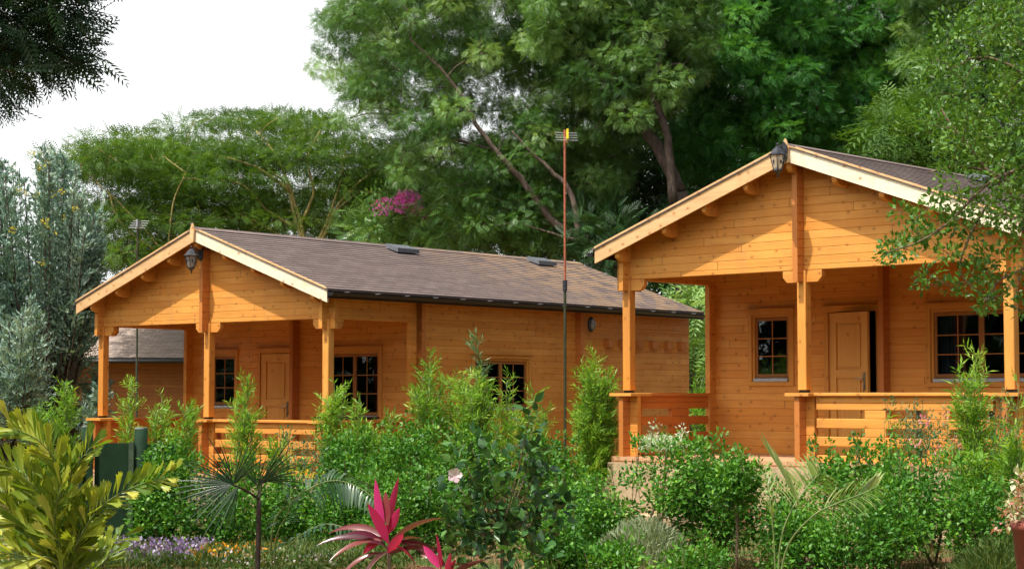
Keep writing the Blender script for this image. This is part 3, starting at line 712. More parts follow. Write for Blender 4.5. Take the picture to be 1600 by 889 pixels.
# ------------------------------------------------------------------ masts and green posts
def mast(x, Y, ytop, ybot_z, label, upper, lower, split, n, s):
    base = np.array([P(x, 600, Y)[0], Y, 0.0]); topz = P(x, ytop, Y)[2]
    e = empty('antenna_mast', base, 0, label, 'antenna', 'aerial masts')
    sz = P(x, split, Y)[2]
    dx = P(x, ytop, Y)[0] - base[0]
    k = MB(); k.tube([(0, 0, 0), (dx * .5, 0, sz * .5), (dx * .7, 0, sz)], .022 * s, 10); k.build('pole', M[lower], e)
    k = MB(); k.tube([(dx * .7, 0, sz - .1), (dx, 0, topz)], .019 * s, 10); k.build('pole', M[upper], e)
    k = MB(); k.tube([(dx * .7, 0, sz - .14), (dx * .7, 0, sz + .02)], .036 * s, 10); k.build('clamp', M['blackpaint'], e)
    k = MB(); k.box(dx + .02, dx + .05, -.25, .25, topz - .17 * s, topz - .02); bm = k.build('boom', M['yellow'] if s == 1 else M['clip'], e)
    k = MB()
    for i in range(n):
        yy = -.24 + .48 * i / (n - 1); zz = topz - .19 * s + .18 * s * i / (n - 1)
        k.tube([(dx - .16 * s + .02, yy, zz), (dx + .19 * s, yy + .06, zz)], .005, 5)
    k.build('element', M['clip'], bm)
mast(882.5, 27.6, 203, 0, 'tall thin aerial mast, rust red above and dark green below, before the farther cabin', 'rust', 'mastgreen', 440, 4, 1.0)
mast(215, 41.5, 343, 0, 'dark aerial mast behind the gable of the farther cabin', 'bark_dark', 'mastgreen', 420, 4, 1.1)

def green_gate():
    b = P(180, 859, 19.0); e = empty('garden_gate', (b[0], 19.0, 0), math.radians(-6), 'dark green garden gate of round posts and flat panels by the flower bed', 'gate')
    s = 1 / pxm(19.0)
    def gx(px): return (px - 180) * s
    zz = lambda py: P(180, py, 19.0)[2]
    for px, py, r in ((133.5, 667, .056), (219, 670, .066)):
        k = MB(); k.tube([(gx(px), 0, -.1), (gx(px), 0, zz(py))], r, 20); po = k.build('post', M['greenpaint'], e, True)
        k = MB(); k.tube([(gx(px), 0, zz(py)), (gx(px), 0, zz(py) + .016)], r + .001, 20); k.build('post_top', M['postcap'], po)
    for a, b_, t0 in ((146, 203, 692), (229, 274, 694)):
        k = MB(); k.cbox(gx(a), gx(b_), -.02, .02, .06, zz(t0), .004); k.build('panel', M['greenpaint'], e)
    for a, b_ in ((125, 131.5), (136, 146), (203.3, 212)):
        k = MB(); k.cbox(gx(a) + .001, gx(b_), -.03 - .06, .0 - .06, .0, zz(690), .004); k.build('frame', M['greenframe'] if a > 200 else M['greenpaint'], e)
green_gate()

# ------------------------------------------------------------------ vegetation
RS = np.random.RandomState(11)
def unit(v): return v / (np.linalg.norm(v, axis=-1, keepdims=True) + 1e-9)
def rdir(n): return unit(RS.normal(size=(n, 3)))
def T_ovate(w=.26, fold=.05, droop=-.06):
    return ([(0, 0, 0), (.42, w, fold), (1, 0, droop), (.42, -w, fold), (.42, 0, 0)], [(0, 4, 1), (4, 2, 1), (0, 3, 4), (4, 3, 2)])
T_broad = ([(0, 0, 0), (.12, .17, .03), (.35, .31, .05), (.65, .24, .03), (.88, .08, -.03), (1.05, 0, -.10), (.88, -.08, -.03), (.65, -.24, .03), (.35, -.31, .05), (.12, -.17, .03), (.35, 0, 0), (.65, 0, -.02)],
           [(0, 10, 2, 1), (10, 11, 3, 2), (11, 5, 4, 3), (0, 9, 8, 10), (10, 8, 7, 11), (11, 7, 6, 5)])
def T_narrow(w=.09, droop=-.10): return ([(0, 0, 0), (.4, w, .02), (1, 0, droop), (.4, -w, .02)], [(0, 3, 2, 1)])
def T_frond(n=8, wid=.26, pw=.035, droop=-.18, ang=.12):
    v = []; f = []
    for i in range(n):
        t = .10 + .86 * i / (n - 1); z = droop * t * t; L = wid * (math.sin(math.pi * (.18 + .75 * i / (n - 1))) ** .7)
        for sd in (-1, 1):
            b = len(v); a = ang + .10
            v += [(t, 0, z), (t + a * .45 - pw * .6, sd * L * .5, z + .012), (t + a, sd * L, z - .05), (t + a * .45 + pw * .6, sd * L * .5, z + .004)]
            f.append((b, b + 1, b + 2, b + 3) if sd > 0 else (b, b + 3, b + 2, b + 1))
    b = len(v); v += [(0, -.008, 0), (0, .008, 0), (.95, 0, droop * .9)]; f.append((b, b + 1, b + 2))
    return (v, f)
def catmull(pts, k=5):
    p = [np.array(q, float) for q in pts]; p = [2 * p[0] - p[1]] + p + [2 * p[-1] - p[-2]]; out = []
    for i in range(1, len(p) - 2):
        for j in range(k):
            t = j / k; out.append(.5 * (2 * p[i] + (p[i + 1] - p[i - 1]) * t + (2 * p[i - 1] - 5 * p[i] + 4 * p[i + 1] - p[i + 2]) * t * t + (3 * p[i] - p[i - 1] - 3 * p[i + 1] + p[i + 2]) * t ** 3))
    out.append(p[-2]); return out
def limb(mb, pts, r0, r1, n=8, k=5, wob=0.0):
    c = catmull(pts, k); m_ = len(c)
    if wob: c = [q + RS.normal(size=3) * wob * (0 < i < m_ - 1) for i, q in enumerate(c)]
    mb.tube(c, [r0 + (r1 - r0) * (i / (m_ - 1)) ** .8 for i in range(m_)], n); return c
def shift(mb, loc):
    l = np.array(loc, float); mb.v = [tuple(np.array(v) - l) for v in mb.v]; return mb
def inpoly(x, y, poly):
    c = False; j = len(poly) - 1
    for i in range(len(poly)):
        xi, yi = poly[i]; xj, yj = poly[j]
        if (yi > y) != (yj > y) and x < (xj - xi) * (y - yi) / (yj - yi) + xi: c = not c
        j = i
    return c
def region(poly, Y0, Y1, n, mind, holes=()):
    """clump centres spread through the volume a polygon of sight lines encloses between two distances"""
    xs = [p[0] for p in poly]; ys = [p[1] for p in poly]; out = []; tries = 0
    while len(out) < n and tries < n * 60:
        tries += 1
        x, y = RS.uniform(min(xs), max(xs)), RS.uniform(min(ys), max(ys))
        if not inpoly(x, y, poly) or any((x - hx) ** 2 / hr[0] ** 2 + (y - hy) ** 2 / hr[1] ** 2 < 1 for hx, hy, hr in holes): continue
        c = P(x, y, RS.uniform(Y0, Y1))
        if all(np.sum((c - o_) ** 2) > mind * mind for o_ in out): out.append(c)
    return out
def clumps(centres, rad, per, T, size, bias=(0, 0, .25), flat=1.0, droop=.0, shell=.6, outw=1.0, updir=.6, jit=.5, hue=.5, jn=.5):
    pos = []; X = []; Nn = []; S = []; R = []
    for c in centres:
        r = rad * RS.uniform(.7, 1.25); n = max(3, int(per * (r / rad) ** 2)); d = rdir(n)
        rr = RS.uniform(0, 1, n) ** (1 / 3.0) * (1 - shell) + shell * RS.uniform(.75, 1.08, n)
        p = d * rr[:, None] * r; p[:, 2] *= flat
        pos.append(c + p); x = d * outw + RS.normal(size=(n, 3)) * jit + np.array(bias); x[:, 2] -= droop; X.append(x)
        nn = RS.normal(size=(n, 3)) * jn + np.array([0, 0, updir]) + d * .35; Nn.append(nn)
        S.append(size * RS.uniform(.65, 1.2, n)); h = RS.uniform(0, 1)
        R.append(np.clip(hue * h + (1 - hue) * RS.uniform(0, 1, n), 0, 1))
    return scatter(T, np.concatenate(pos), unit(np.concatenate(X)), np.concatenate(Nn), np.concatenate(S), np.concatenate(R))
def twigs(mb, centres, limbs, r=.03, every=1):
    pts = [p for l in limbs for p in l[len(l) // 4:]]; arr = np.array(pts); cs = list(centres)[::every]
    order = np.argsort([np.min(np.sum((arr - c) ** 2, 1)) for c in cs])
    for o_ in order:
        c = cs[o_]; d = np.sum((arr - c) ** 2, 1) + np.maximum(0, arr[:, 2] - c[2]) * .6; q = arr[int(np.argmin(d))]; ln = np.linalg.norm(c - q)
        mid = (q + c) / 2 + RS.normal(size=3) * .10 * ln; rr = r * min(1, .45 + ln * .4)
        l = limb(mb, [q, mid, c], rr, rr * .4, 5, 3); arr = np.vstack([arr, np.array(l[2:])])

LM = dict(
    jac=leafmat('feathery_leaves', [(0, (.024, .082, .016)), (.45, (.085, .195, .040)), (.8, (.20, .35, .09)), (1, (.33, .45, .17))], .42, .28, .5),
    deep=leafmat('deep_green_leaves', [(0, (.018, .085, .018)), (.5, (.055, .21, .038)), (.85, (.15, .38, .07)), (1, (.22, .45, .10))], .45, .28, .4),
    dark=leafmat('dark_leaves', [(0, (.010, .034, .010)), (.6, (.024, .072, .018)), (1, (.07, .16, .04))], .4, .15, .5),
    acacia=leafmat('acacia_leaves', [(0, (.028, .076, .009)), (.5, (.062, .138, .016)), (1, (.118, .215, .028))], .6, .35, .3),
    silver=leafmat('silvery_leaves', [(0, (.085, .17, .125)), (.5, (.19, .31, .24)), (1, (.40, .52, .43))], .5, .15, .5),
    near=leafmat('small_glossy_leaves', [(0, (.030, .090, .012)), (.5, (.075, .18, .022)), (1, (.18, .31, .045))], .42, .3, .4),
    over=leafmat('overhanging_leaves', [(0, (.016, .045, .022)), (.7, (.038, .085, .036)), (1, (.07, .17, .03))], .5, .15, .3),
    bamboo=leafmat('bamboo_leaves', [(0, (.08, .22, .015)), (.5, (.17, .36, .03)), (1, (.34, .48, .07))], .5, .38, .35),
    bamblue=leafmat('blue_green_blades', [(0, (.03, .09, .04)), (.6, (.08, .18, .07)), (1, (.2, .3, .15))], .5, .3, .35),
    hedge=leafmat('hedge_leaves', [(0, (.020, .090, .010)), (.5, (.058, .195, .018)), (.85, (.14, .33, .030)), (1, (.24, .45, .05))], .48, .25, .35),
    hib=leafmat('hibiscus_leaves', [(0, (.014, .050, .016)), (.5, (.030, .095, .024)), (.7, (.06, .17, .04)), (1, (.18, .36, .08))], .38, .25, .5),
    lime=leafmat('yellow_green_leaflets', [(0, (.07, .15, .012)), (.45, (.20, .28, .025)), (.8, (.36, .42, .05)), (1, (.50, .50, .10))], .4, .4, .45),
    palmd=leafmat('dark_palm_leaflets', [(0, (.012, .040, .014)), (.6, (.03, .075, .03)), (1, (.09, .15, .08))], .3, .15, .7),
    palml=leafmat('light_palm_leaflets', [(0, (.12, .20, .045)), (.5, (.22, .30, .08)), (1, (.34, .40, .16))], .35, .35, .6),
    pink=leafmat('magenta_blades', [(0, (.36, .012, .03)), (.4, (.55, .03, .13)), (.8, (.66, .05, .26)), (1, (.50, .03, .05))], .35, .45, .5, 1.0),
    maroon=leafmat('maroon_blades', [(0, (.05, .010, .018)), (.4, (.11, .018, .030)), (.8, (.19, .045, .040)), (1, (.28, .12, .11))], .3, .2, .6, 1.0),
    magenta=leafmat('magenta_bracts', [(0, (.62, .08, .55)), (1, (.80, .25, .72))], .6, .4, .2, 1.0),
    yflow=leafmat('yellow_petals', [(0, (.42, .34, .02)), (1, (.58, .50, .06))], .6, .3, .2, 1.0),
    purple=leafmat('lilac_petals', [(0, (.16, .10, .24)), (.6, (.30, .22, .42)), (1, (.58, .52, .66))], .6, .3, .2, 1.0),
    orange=leafmat('orange_petals', [(0, (.55, .18, .01)), (1, (.75, .38, .02))], .6, .3, .2, 1.0),
    rose=leafmat('pink_petals', [(0, (.50, .08, .14)), (.5, (.66, .25, .30)), (1, (.75, .5, .5))], .6, .3, .2, 1.0),
    whitef=leafmat('pale_petals', [(0, (.62, .45, .52)), (1, (.8, .72, .76))], .5, .4, .2, 1.0),
    poins=leafmat('cream_pink_leaves', [(0, (.45, .10, .10)), (.35, (.55, .28, .22)), (.6, (.42, .48, .26)), (1, (.72, .68, .5))], .45, .3, .4, 1.0),
    grey=leafmat('grey_green_blades', [(0, (.16, .21, .11)), (1, (.32, .38, .22))], .6, .2, .3),
    varieg=leafmat('white_edged_leaves', [(0, (.15, .28, .16)), (.5, (.45, .55, .42)), (1, (.65, .72, .6))], .45, .3, .4),
    grass=leafmat('grass_blades', [(0, (.04, .09, .015)), (.6, (.08, .15, .03)), (1, (.2, .24, .08))], .6, .3, .3),
    straw=leafmat('dry_blades', [(0, (.20, .14, .07)), (1, (.42, .33, .18))], .7, .2, .2, 1.0),
)
FR = T_frond(7, .30, .075); FR5 = T_frond(5, .36, .10); OV_ = T_ovate()

def tree(name, label, cat, group, base, limbs, bmat, crowns, extra=None, twr=.03, tw_every=1):
    """limbs: [(points, r0, r1)]; crowns: [(part name, centres, chunks, mat)]"""
    e = empty(name, base, 0, label, cat, group)
    mb = MB(); ls = [limb(mb, pts, a, b, 9 if a > .08 else 6, 5, wob=a * .12) for pts, a, b in limbs]
    for pn, cs, ch, mt in crowns:
        if cs is not None: twigs(mb, cs, ls, twr, tw_every)
        leafmesh(pn, ch, mt, e)
    shift(mb, base).build('trunk', bmat, e, True)
    return e

# --- the big feathery tree behind both cabins
def px_limb(pts, Y, r0, r1): return ([P(x, y, Y + (q[0] if q else 0)) for x, y, *q in pts], r0, r1)
YB = 41.6
base = np.array([P(1010, 600, YB)[0], YB, 0.0])
limbs = [([base, base + [-.2, 0, 3.0], P(965, 398, YB)], .30, .20),
         px_limb([(965, 398), (925, 378), (870, 350), (822, 290), (775, 235), (738, 182), (700, 120), (640, 60)], YB + .3, .13, .02),
         px_limb([(925, 378), (885, 372), (855, 362)], YB, .05, .025),
         px_limb([(905, 370), (893, 305), (860, 265), (832, 240), (800, 205)], YB - .2, .085, .015),
         px_limb([(775, 235), (700, 215), (650, 190), (600, 170), (572, 172)], YB + 1.5, .045, .015),
         px_limb([(860, 265), (900, 200), (940, 120), (1010, 60)], YB + 1, .08, .02)]
poly = [(520, -20), (505, 60), (512, 120), (548, 190), (600, 165), (622, 215), (612, 265), (655, 300), (700, 350), (770, 372), (860, 372), (960, 300), (1020, 200), (1100, 120), (1110, -60), (1060, -150), (560, -150)]
holes = [(760, 195, (36, 18)), (590, 215, (24, 26)), (690, 250, (22, 14)), (612, 300, (12, 30)), (840, 150, (22, 14)), (560, 165, (20, 16))]
cs = region(poly, 41.5, 48, 640, .40, holes)
cs += region([(640, 250), (700, 350), (800, 372), (960, 330), (960, 200), (760, 210)], 45, 49, 22, .6)
ch = [clumps(cs, .46, 185, FR5, .185, (0, -.1, .0), .60, .25, .3, .6, .9, .7, .7, .6)]
poly2 = [(640, 240), (700, 350), (780, 385), (1080, 380), (1090, 250), (960, 190), (850, 260)]
tree('jacaranda_tree', 'huge feathery tree with a leaning brown trunk behind the farther cabin', 'tree', 'big trees behind the cabins', base, limbs, M['bark_grey'],
     [('crown', cs, ch, LM['jac'])], twr=.028)
# second leaning tree
base = np.array([P(1085, 600, 41)[0], 41, 0.0])
limbs = [([base, base + [-.15, 0, 3.2], P(1062, 300, 41)], .26, .19),
         px_limb([(1062, 300), (1030, 235), (988, 180), (940, 130), (905, 85), (880, 30), (870, -40)], 41, .17, .06),
         px_limb([(1052, 320), (1043, 215), (1022, 150), (1026, 112), (1040, 60)], 40.6, .11, .05),
         px_limb([(988, 180), (962, 150), (955, 70), (935, 10), (930, -60)], 41, .16, .07),
         px_limb([(1026, 112), (1060, 100), (1085, 120)], 40.6, .04, .02), px_limb([(935, 10), (905, 30), (880, 24)], 41, .06, .03)]
poly = [(820, 60), (880, 110), (960, 190), (1010, 175), (1075, 130), (1105, 90), (1095, -80), (900, -110), (840, -20)]
cs = region(poly, 40.2, 44, 210, .38)
ch = [clumps(cs, .43, 185, FR5, .185, (0, -.1, .0), .60, .2, .3, .6, .9, .7, .7, .6)]
tree('jacaranda_tree', 'feathery tree with a dark leaning trunk close to the ridge of the nearest cabin', 'tree', 'big trees behind the cabins', base, limbs, M['bark_dark'],
     [('crown', cs, ch, LM['jac'])], twr=.025)

# --- right hand trees behind the nearest cabin
def back_tree(px, Y, poly, n, label, mat, small=False, rad=.55, per=185, size=.22, mind=.45, holes=(), flat=.5, bm='bark_dark', top=-60, T=FR5, r=.28, ymid=300):
    base = np.array([P(px, 600, Y)[0], Y, 0.0]); yl = (Y + 1)
    limbs = [([base, P(px + 8, 420, Y), P(px - 6, ymid - 60, Y), P(px + 5, 120, Y), P(px + 12, top, Y)], r, r * .35)]
    if small: limbs = [([base, P(px, 640, Y), P(px, top, Y)], r, r * .4)]
    for k in range(0 if small else 5):
        y0 = 300 - k * 70; sx = (-1) ** k; limbs.append(([P(px, y0, Y), P(px + sx * 55, y0 - 45, Y + .3), P(px + sx * 90, y0 - 75, Y + .6)], r * .3, .03))
    cs = region(poly, Y - 2.5, Y + 2.5, int(n * .85), mind, holes)
    ch = [clumps(cs, rad, per, T, size, (0, -.1, .0), flat, .18, .3, .75, 1.0, .5, .65, .45)]
    return tree('tall_tree', label, 'tree', 'big trees behind the cabins', base, limbs, M[bm], [('crown', cs, ch, LM[mat])], twr=.03)
back_tree(1178, 48, [(1040, -120), (1045, 60), (1060, 130), (1050, 240), (1075, 310), (1150, 300), (1260, 260), (1290, 120), (1280, -120)], 330,
          'tall dark green tree rising straight behind the ridge of the nearest cabin', 'deep', holes=[(1195, 50, (14, 20)), (1155, 15, (12, 12)), (1190, 230, (10, 12))])
back_tree(1340, 50, [(1240, -120), (1240, 140), (1250, 250), (1330, 270), (1450, 260), (1450, -120)], 310,
          'tall layered green tree just right of the nearest ridge', 'deep', holes=[(1295, 150, (20, 22)), (1300, 95, (12, 12)), (1360, 75, (14, 16)), (1240, 170, (10, 14)), (1400, 100, (16, 10)), (1330, 120, (14, 14)), (1250, 60, (8, 14))])
back_tree(1540, 46, [(1410, -120), (1400, 40), (1430, 150), (1440, 300), (1700, 300), (1750, -120)], 330,
          'bright green feathery tree at the top right corner', 'jac', rad=.5, holes=[(1450, 130, (14, 14))])
back_tree(1420, 41, [(1375, 165), (1370, 225), (1400, 262), (1500, 270), (1510, 200), (1440, 150)], 34,
          'light green feathery sapling peeking over the roof of the nearest cabin', 'acacia', rad=.5, per=40, size=.55, mind=.4, top=200, r=.07, small=True)
back_tree(1092, 40, [(1062, 448), (1060, 560), (1075, 600), (1130, 560), (1128, 440), (1090, 430)], 26,
          'pale feathery tree seen in the gap between the cabins', 'jac', rad=.5, per=45, size=.5, mind=.35, top=470, r=.07, small=True)
# dark under-storey, a row of individual broad trees
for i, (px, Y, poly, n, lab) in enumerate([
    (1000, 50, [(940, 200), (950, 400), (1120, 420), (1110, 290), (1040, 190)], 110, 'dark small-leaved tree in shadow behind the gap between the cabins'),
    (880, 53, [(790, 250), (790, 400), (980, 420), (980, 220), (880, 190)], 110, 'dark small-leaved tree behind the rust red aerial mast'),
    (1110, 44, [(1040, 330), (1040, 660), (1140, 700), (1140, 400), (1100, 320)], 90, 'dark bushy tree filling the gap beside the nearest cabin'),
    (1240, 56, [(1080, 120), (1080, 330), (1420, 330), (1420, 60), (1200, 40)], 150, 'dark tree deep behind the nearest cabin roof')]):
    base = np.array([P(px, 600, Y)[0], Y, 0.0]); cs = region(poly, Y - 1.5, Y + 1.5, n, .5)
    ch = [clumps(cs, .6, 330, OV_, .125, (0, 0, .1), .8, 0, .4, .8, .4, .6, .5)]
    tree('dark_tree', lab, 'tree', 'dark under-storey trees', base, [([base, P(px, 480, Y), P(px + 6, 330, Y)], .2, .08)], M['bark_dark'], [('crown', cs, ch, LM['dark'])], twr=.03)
for i, (px, Y, poly, n, lab) in enumerate([
    (760, 44, [(655, 330), (650, 395), (720, 402), (860, 412), (880, 345), (790, 330), (700, 310)], 70, 'low leafy green tree just above the middle of the farther roof'),
    (640, 46, [(560, 330), (560, 390), (680, 398), (700, 345), (640, 335)], 34, 'low green tree under the magenta blossom'),
    (470, 54, [(370, 300), (370, 372), (520, 385), (680, 395), (690, 310), (600, 290), (480, 285)], 80, 'low green tree seen under the crown of the wide acacia'),
    (960, 42, [(900, 330), (900, 415), (985, 430), (990, 350)], 30, 'low green shrubby tree behind the far end of the farther roof')]):
    base = np.array([P(px, 600, Y)[0], Y, 0.0]); cs = region(poly, Y - 1.5, Y + 1.5, n, .35)
    ch = [clumps(cs, .5, 40, FR, .36, (0, -.1, .1), .8, .05, .4, 1, .6, .5, .6)]
    tree('low_tree', lab, 'tree', 'low trees behind the farther roof', base, [([base, P(px, 500, Y), P(px, 400, Y)], .12, .06)], M['bark_dark'], [('crown', cs, ch, LM['jac' if i != 3 else 'dark'])], twr=.02)

# --- flat topped acacias on the left
def acacia(px, Y, crown, n, limbs_px, label, seedn, hl=()):
    base = np.array([P(px, 600, Y)[0], Y, 0.0]); limbs = [([base, P(px, 480, Y), P(*limbs_px[0][0][0], Y - 2.2)], .19, .12)]
    for pts, a, b in limbs_px: limbs.append(px_limb(pts, Y - 2.2, a, b))
    cs = region(crown, Y - 3.0, Y + 2.5, int(n * 1.05), .42, hl)
    ch = [clumps(cs, .85, 105, FR5, .25, (0, 0, 0), .13, 0, .2, .9, 1.4, .35, .5, .35)]
    for c in ch: pass
    tree('acacia_tree', label, 'tree', 'flat topped acacias', base, limbs, M['bark_yellow'], [('crown', cs, ch, LM['acacia'])], twr=.022)
acacia(480, 50, [(205, 225), (240, 200), (330, 186), (400, 182), (440, 178), (520, 185), (590, 205), (640, 230), (655, 300), (640, 335), (560, 345), (480, 330), (420, 370), (330, 360), (270, 330), (230, 290)], 175,
       [([(482, 410), (470, 350), (455, 300), (430, 240), (400, 205)], .07, .02), ([(470, 350), (490, 300), (480, 250), (500, 205)], .055, .02),
        ([(482, 410), (510, 350), (545, 300), (590, 262)], .055, .02), ([(455, 300), (400, 262), (345, 245), (300, 240)], .06, .02), ([(470, 360), (420, 330), (380, 290), (330, 280)], .05, .02),
([(510, 350), (530, 290), (540, 230)], .05, .02), ([(480, 400), (462, 345), (448, 290), (415, 262)], .07, .02), ([(490, 400), (520, 340), (530, 325), (560, 300)], .07, .02), ([(430, 400), (395, 350), (375, 330)], .04, .02), ([(482, 410), (440, 372), (385, 340), (300, 320)], .06, .02), ([(545, 300), (600, 300), (640, 285)], .05, .02)],
       'wide flat-topped acacia with pale yellow limbs behind the farther cabin', 1, [(285, 225, (26, 12)), (340, 205, (20, 8)), (470, 290, (30, 30)), (540, 250, (16, 9)), (400, 235, (18, 8)), (520, 330, (18, 22)), (600, 280, (14, 8)), (430, 340, (14, 16))])
acacia(322, 47, [(90, 240), (150, 215), (215, 215), (300, 250), (330, 300), (330, 370), (260, 400), (200, 440), (160, 430), (140, 330), (110, 270)], 95,
       [([(300, 470), (262, 405), (200, 330), (150, 285)], .045, .015), ([(262, 405), (270, 320), (290, 270)], .035, .012), ([(255, 400), (190, 350), (170, 300)], .04, .02)],
       'smaller acacia spreading between the silvery tree and the farther gable', 2)
acacia(640, 52, [(560, 240), (640, 235), (760, 300), (790, 345), (700, 370), (580, 360), (540, 300)], 46,
       [([(575, 390), (620, 345), (690, 300), (745, 270)], .06, .03), ([(620, 345), (610, 300), (590, 270)], .04, .02)],
       'low acacia with one long yellow limb leaning right beside the magenta blossom', 3)
# bougainvillea
Y = 44.0; base = np.array([P(640, 600, Y)[0], Y, 0.0])
cs = region([(622, 305), (620, 330), (650, 334), (668, 322), (660, 308)], Y - .4, Y + .4, 14, .12); c2 = region([(585, 320), (590, 332), (615, 328), (610, 316)], Y - .3, Y + .3, 6, .12) + region([(655, 330), (668, 345), (672, 338)], Y - .3, Y + .3, 3, .05)
cg = region([(590, 300), (585, 345), (690, 360), (690, 300), (640, 290)], Y, Y + 1.5, 30, .3)
tree('bougainvillea', 'bougainvillea with a bright magenta blossom cluster above the farther roof', 'climber', None, base, [([base, P(640, 450, Y + 1), P(640, 350, Y + 1)], .04, .02)], M['bark_dark'],
     [('blossom', cs + c2, [clumps(cs, .15, 60, OV_, .10, (0, -.5, .2)), clumps(c2, .14, 26, OV_, .09, (0, -.5, .2))], LM['magenta']), ('crown', cg, [clumps(cg, .4, 60, OV_, .14)], LM['jac'])], twr=.012)

# --- silvery shrub tree at the left
def spiky(px, Y, tips, label, seed):
    base = np.array([P(px, 660, Y)[0], Y, 0.0]); e = empty('silvery_tree', base, 0, label, 'tree', 'silvery shrub trees')
    mb = MB(); pos = []; X = []; R = []; S = []
    root = base + [0, 0, .3]
    mb.tube([base, root], [.1, .09], 8)
    for (tx, ty, dy, dens) in tips:
        tip = P(tx, ty, Y + dy); mid = root + (tip - root) * .5 + np.array([(tip - root)[0] * .12, 0, -.1]); c = limb(mb, [root, mid, tip], .035, .006, 5, 6)
        A = np.array(c[int(len(c) * .47):]); L = len(A); h = RS.uniform(0, .6)
        for k in range(dens):
            i = RS.randint(0, L - 1); f = RS.rand(); q = A[i] * (1 - f) + A[i + 1] * f; t_ = unit(A[min(i + 1, L - 1)] - A[i] + 1e-6)
            fr_ = (i + f) / L; sp_ = .62 * (1 - fr_) + .07                                   # side sprig
            out = unit(rdir(1)[0] + t_ * .55 + np.array([0, 0, .35])); ln = sp_ * RS.uniform(.5, 1)
            m_ = 17; s_ = np.linspace(.12, 1, m_); pp = q + out * ln * s_[:, None] + RS.normal(size=(m_, 3)) * .012
            pos.append(pp); X.append(unit(out + rdir(m_) * .55 + [0, 0, .3])); R.append(np.clip(h + RS.uniform(0, .45, m_), 0, 1)); S.append(RS.uniform(.05, .095, m_))
    pos = np.concatenate(pos); X = np.concatenate(X); leafmesh('crown', [scatter(T_narrow(.16, -.03), pos, X, rdir(len(pos)), np.concatenate(S), np.concatenate(R))], LM['silver'], e)
    shift(mb, base).build('trunk', M['bark_grey'], e, True)
    return e
tips = []
for i in range(120):
    x = RS.uniform(-70, 165); t_ = (x - 60) / 105.0
    ytop = 232 + 60 * max(0, t_) ** 1.5 + 30 * max(0, -t_) + (RS.rand() ** 1.2) * 330 * (1 if i > 40 else .12)
    if x > 120: ytop = max(ytop, 330 + RS.uniform(-30, 60))
    tips.append((x, ytop, RS.uniform(-1.6, 1.4), 62))
spt = spiky(70, 32.2, tips, 'bushy silver-green tree with yellow blossom sprigs left of the farther cabin', 1)
yf = [P(x, y, 30.6) for x, y in ((72, 255), (40, 302), (57, 305), (30, 295), (95, 300), (82, 304), (72, 352), (85, 365), (118, 328), (70, 345), (48, 240), (66, 410), (100, 340), (60, 222 + 40), (20, 360))]
yo = leafmesh('blossom', [clumps(yf, .05, 18, T_ovate(.4), .035, shell=.3)], LM['yflow'], spt)
spiky(10, 29.2, [(RS.uniform(-60, 62), RS.uniform(470, 640), RS.uniform(-.8, .8), 42) for _ in range(34)], 'low silver-green bush at the left edge below the tall silvery tree', 2)

# --- dark overhanging branch, top left, with the rest of its crown above
Y = 14.0; e0 = np.array([-7.6, 13.2, 0.0])
limbs = [([e0, e0 + [.2, 0, 3.2], e0 + [.9, .2, 5.6], P(-60, -60, 14)], .26, .10), ([P(-60, -60, 14), P(0, 30, 14), P(60, 80, 14), P(120, 95, 14)], .05, .01), ([P(-60, -60, 14), P(20, -30, 14), P(90, -10, 14), P(140, 10, 14)], .05, .01),
         ([P(-60, -20, 14.2), P(-20, 70, 14.2), P(10, 130, 14)], .04, .01), ([e0 + [.9, .2, 5.6], e0 + [1.2, -1.0, 7.6], e0 + [2.4, -1.5, 8.6]], .12, .04)]
cs = region([(-90, -120), (-60, 60), (-40, 140), (20, 150), (30, 118), (60, 122), (95, 104), (118, 88), (100, 62), (124, 34), (105, -10), (108, -120)], 13.4, 14.6, 105, .15, [(70, 97, (26, 14)), (40, 108, (20, 10)), (60, 50, (16, 9)), (100, 30, (14, 8)), (20, 70, (12, 8)), (85, 5, (12, 8)), (5, 120, (8, 14))])
cu = [np.array([RS.uniform(-6.2, -2.9), RS.uniform(11.2, 14.2), RS.uniform(5.6, 7.6)]) for _ in range(150)]
ch = [clumps(cs, .19, 15, T_frond(8, .20, .07, -.12, .05), .27, (.5, 0, -.1), .5, .25, .3, .7, .6, .5, .3)]
chu = [clumps(cu, .42, 46, T_frond(8, .2, .05), .34, (.3, 0, -.1), .7, .2, .4, .9)]
tree('overhanging_tree', 'dark overhanging tree whose leafy branches fill the top left corner', 'tree', None, e0, limbs, M['bark_dark'], [('crown', cs + cu, ch + chu, LM['over'])], twr=.012)
lo = P(8, 206, 14.0); l2 = MB()

# --- near tree at the right with a branch hanging across the cabin
Y = 13.2; e0 = np.array([P(1760, 600, Y)[0], Y + .3, 0.0]); J = P(1720, 300, Y)
limbs = [([e0, e0 + [-.02, 0, 1.4], J], .11, .07), ([J, P(1700, 150, Y), P(1640, 20, Y), P(1600, -120, Y)], .05, .015),
         ([J, P(1640, 330, Y - .1), P(1580, 300, Y - .2), P(1520, 240, Y - .2), P(1470, 170, Y - .2)], .03, .008),
         ([P(1640, 330, Y - .1), P(1560, 275, Y), P(1500, 260, Y), P(1450, 270, Y)], .018, .006),
         ([P(1600, 260, Y), P(1540, 290, Y - .3), P(1480, 350, Y - .3), P(1430, 380, Y - .3), P(1385, 395, Y - .3)], .016, .004),
         ([P(1560, 290, Y), P(1520, 360, Y - .2), P(1500, 420, Y - .2), P(1530, 460, Y - .2)], .012, .004),
         ([J, P(1650, 400, Y), P(1600, 420, Y), P(1560, 440, Y), P(1545, 470, Y)], .02, .005),
         ([P(1700, 200, Y), P(1620, 130, Y), P(1540, 90, Y), P(1480, 110, Y)], .025, .006)]
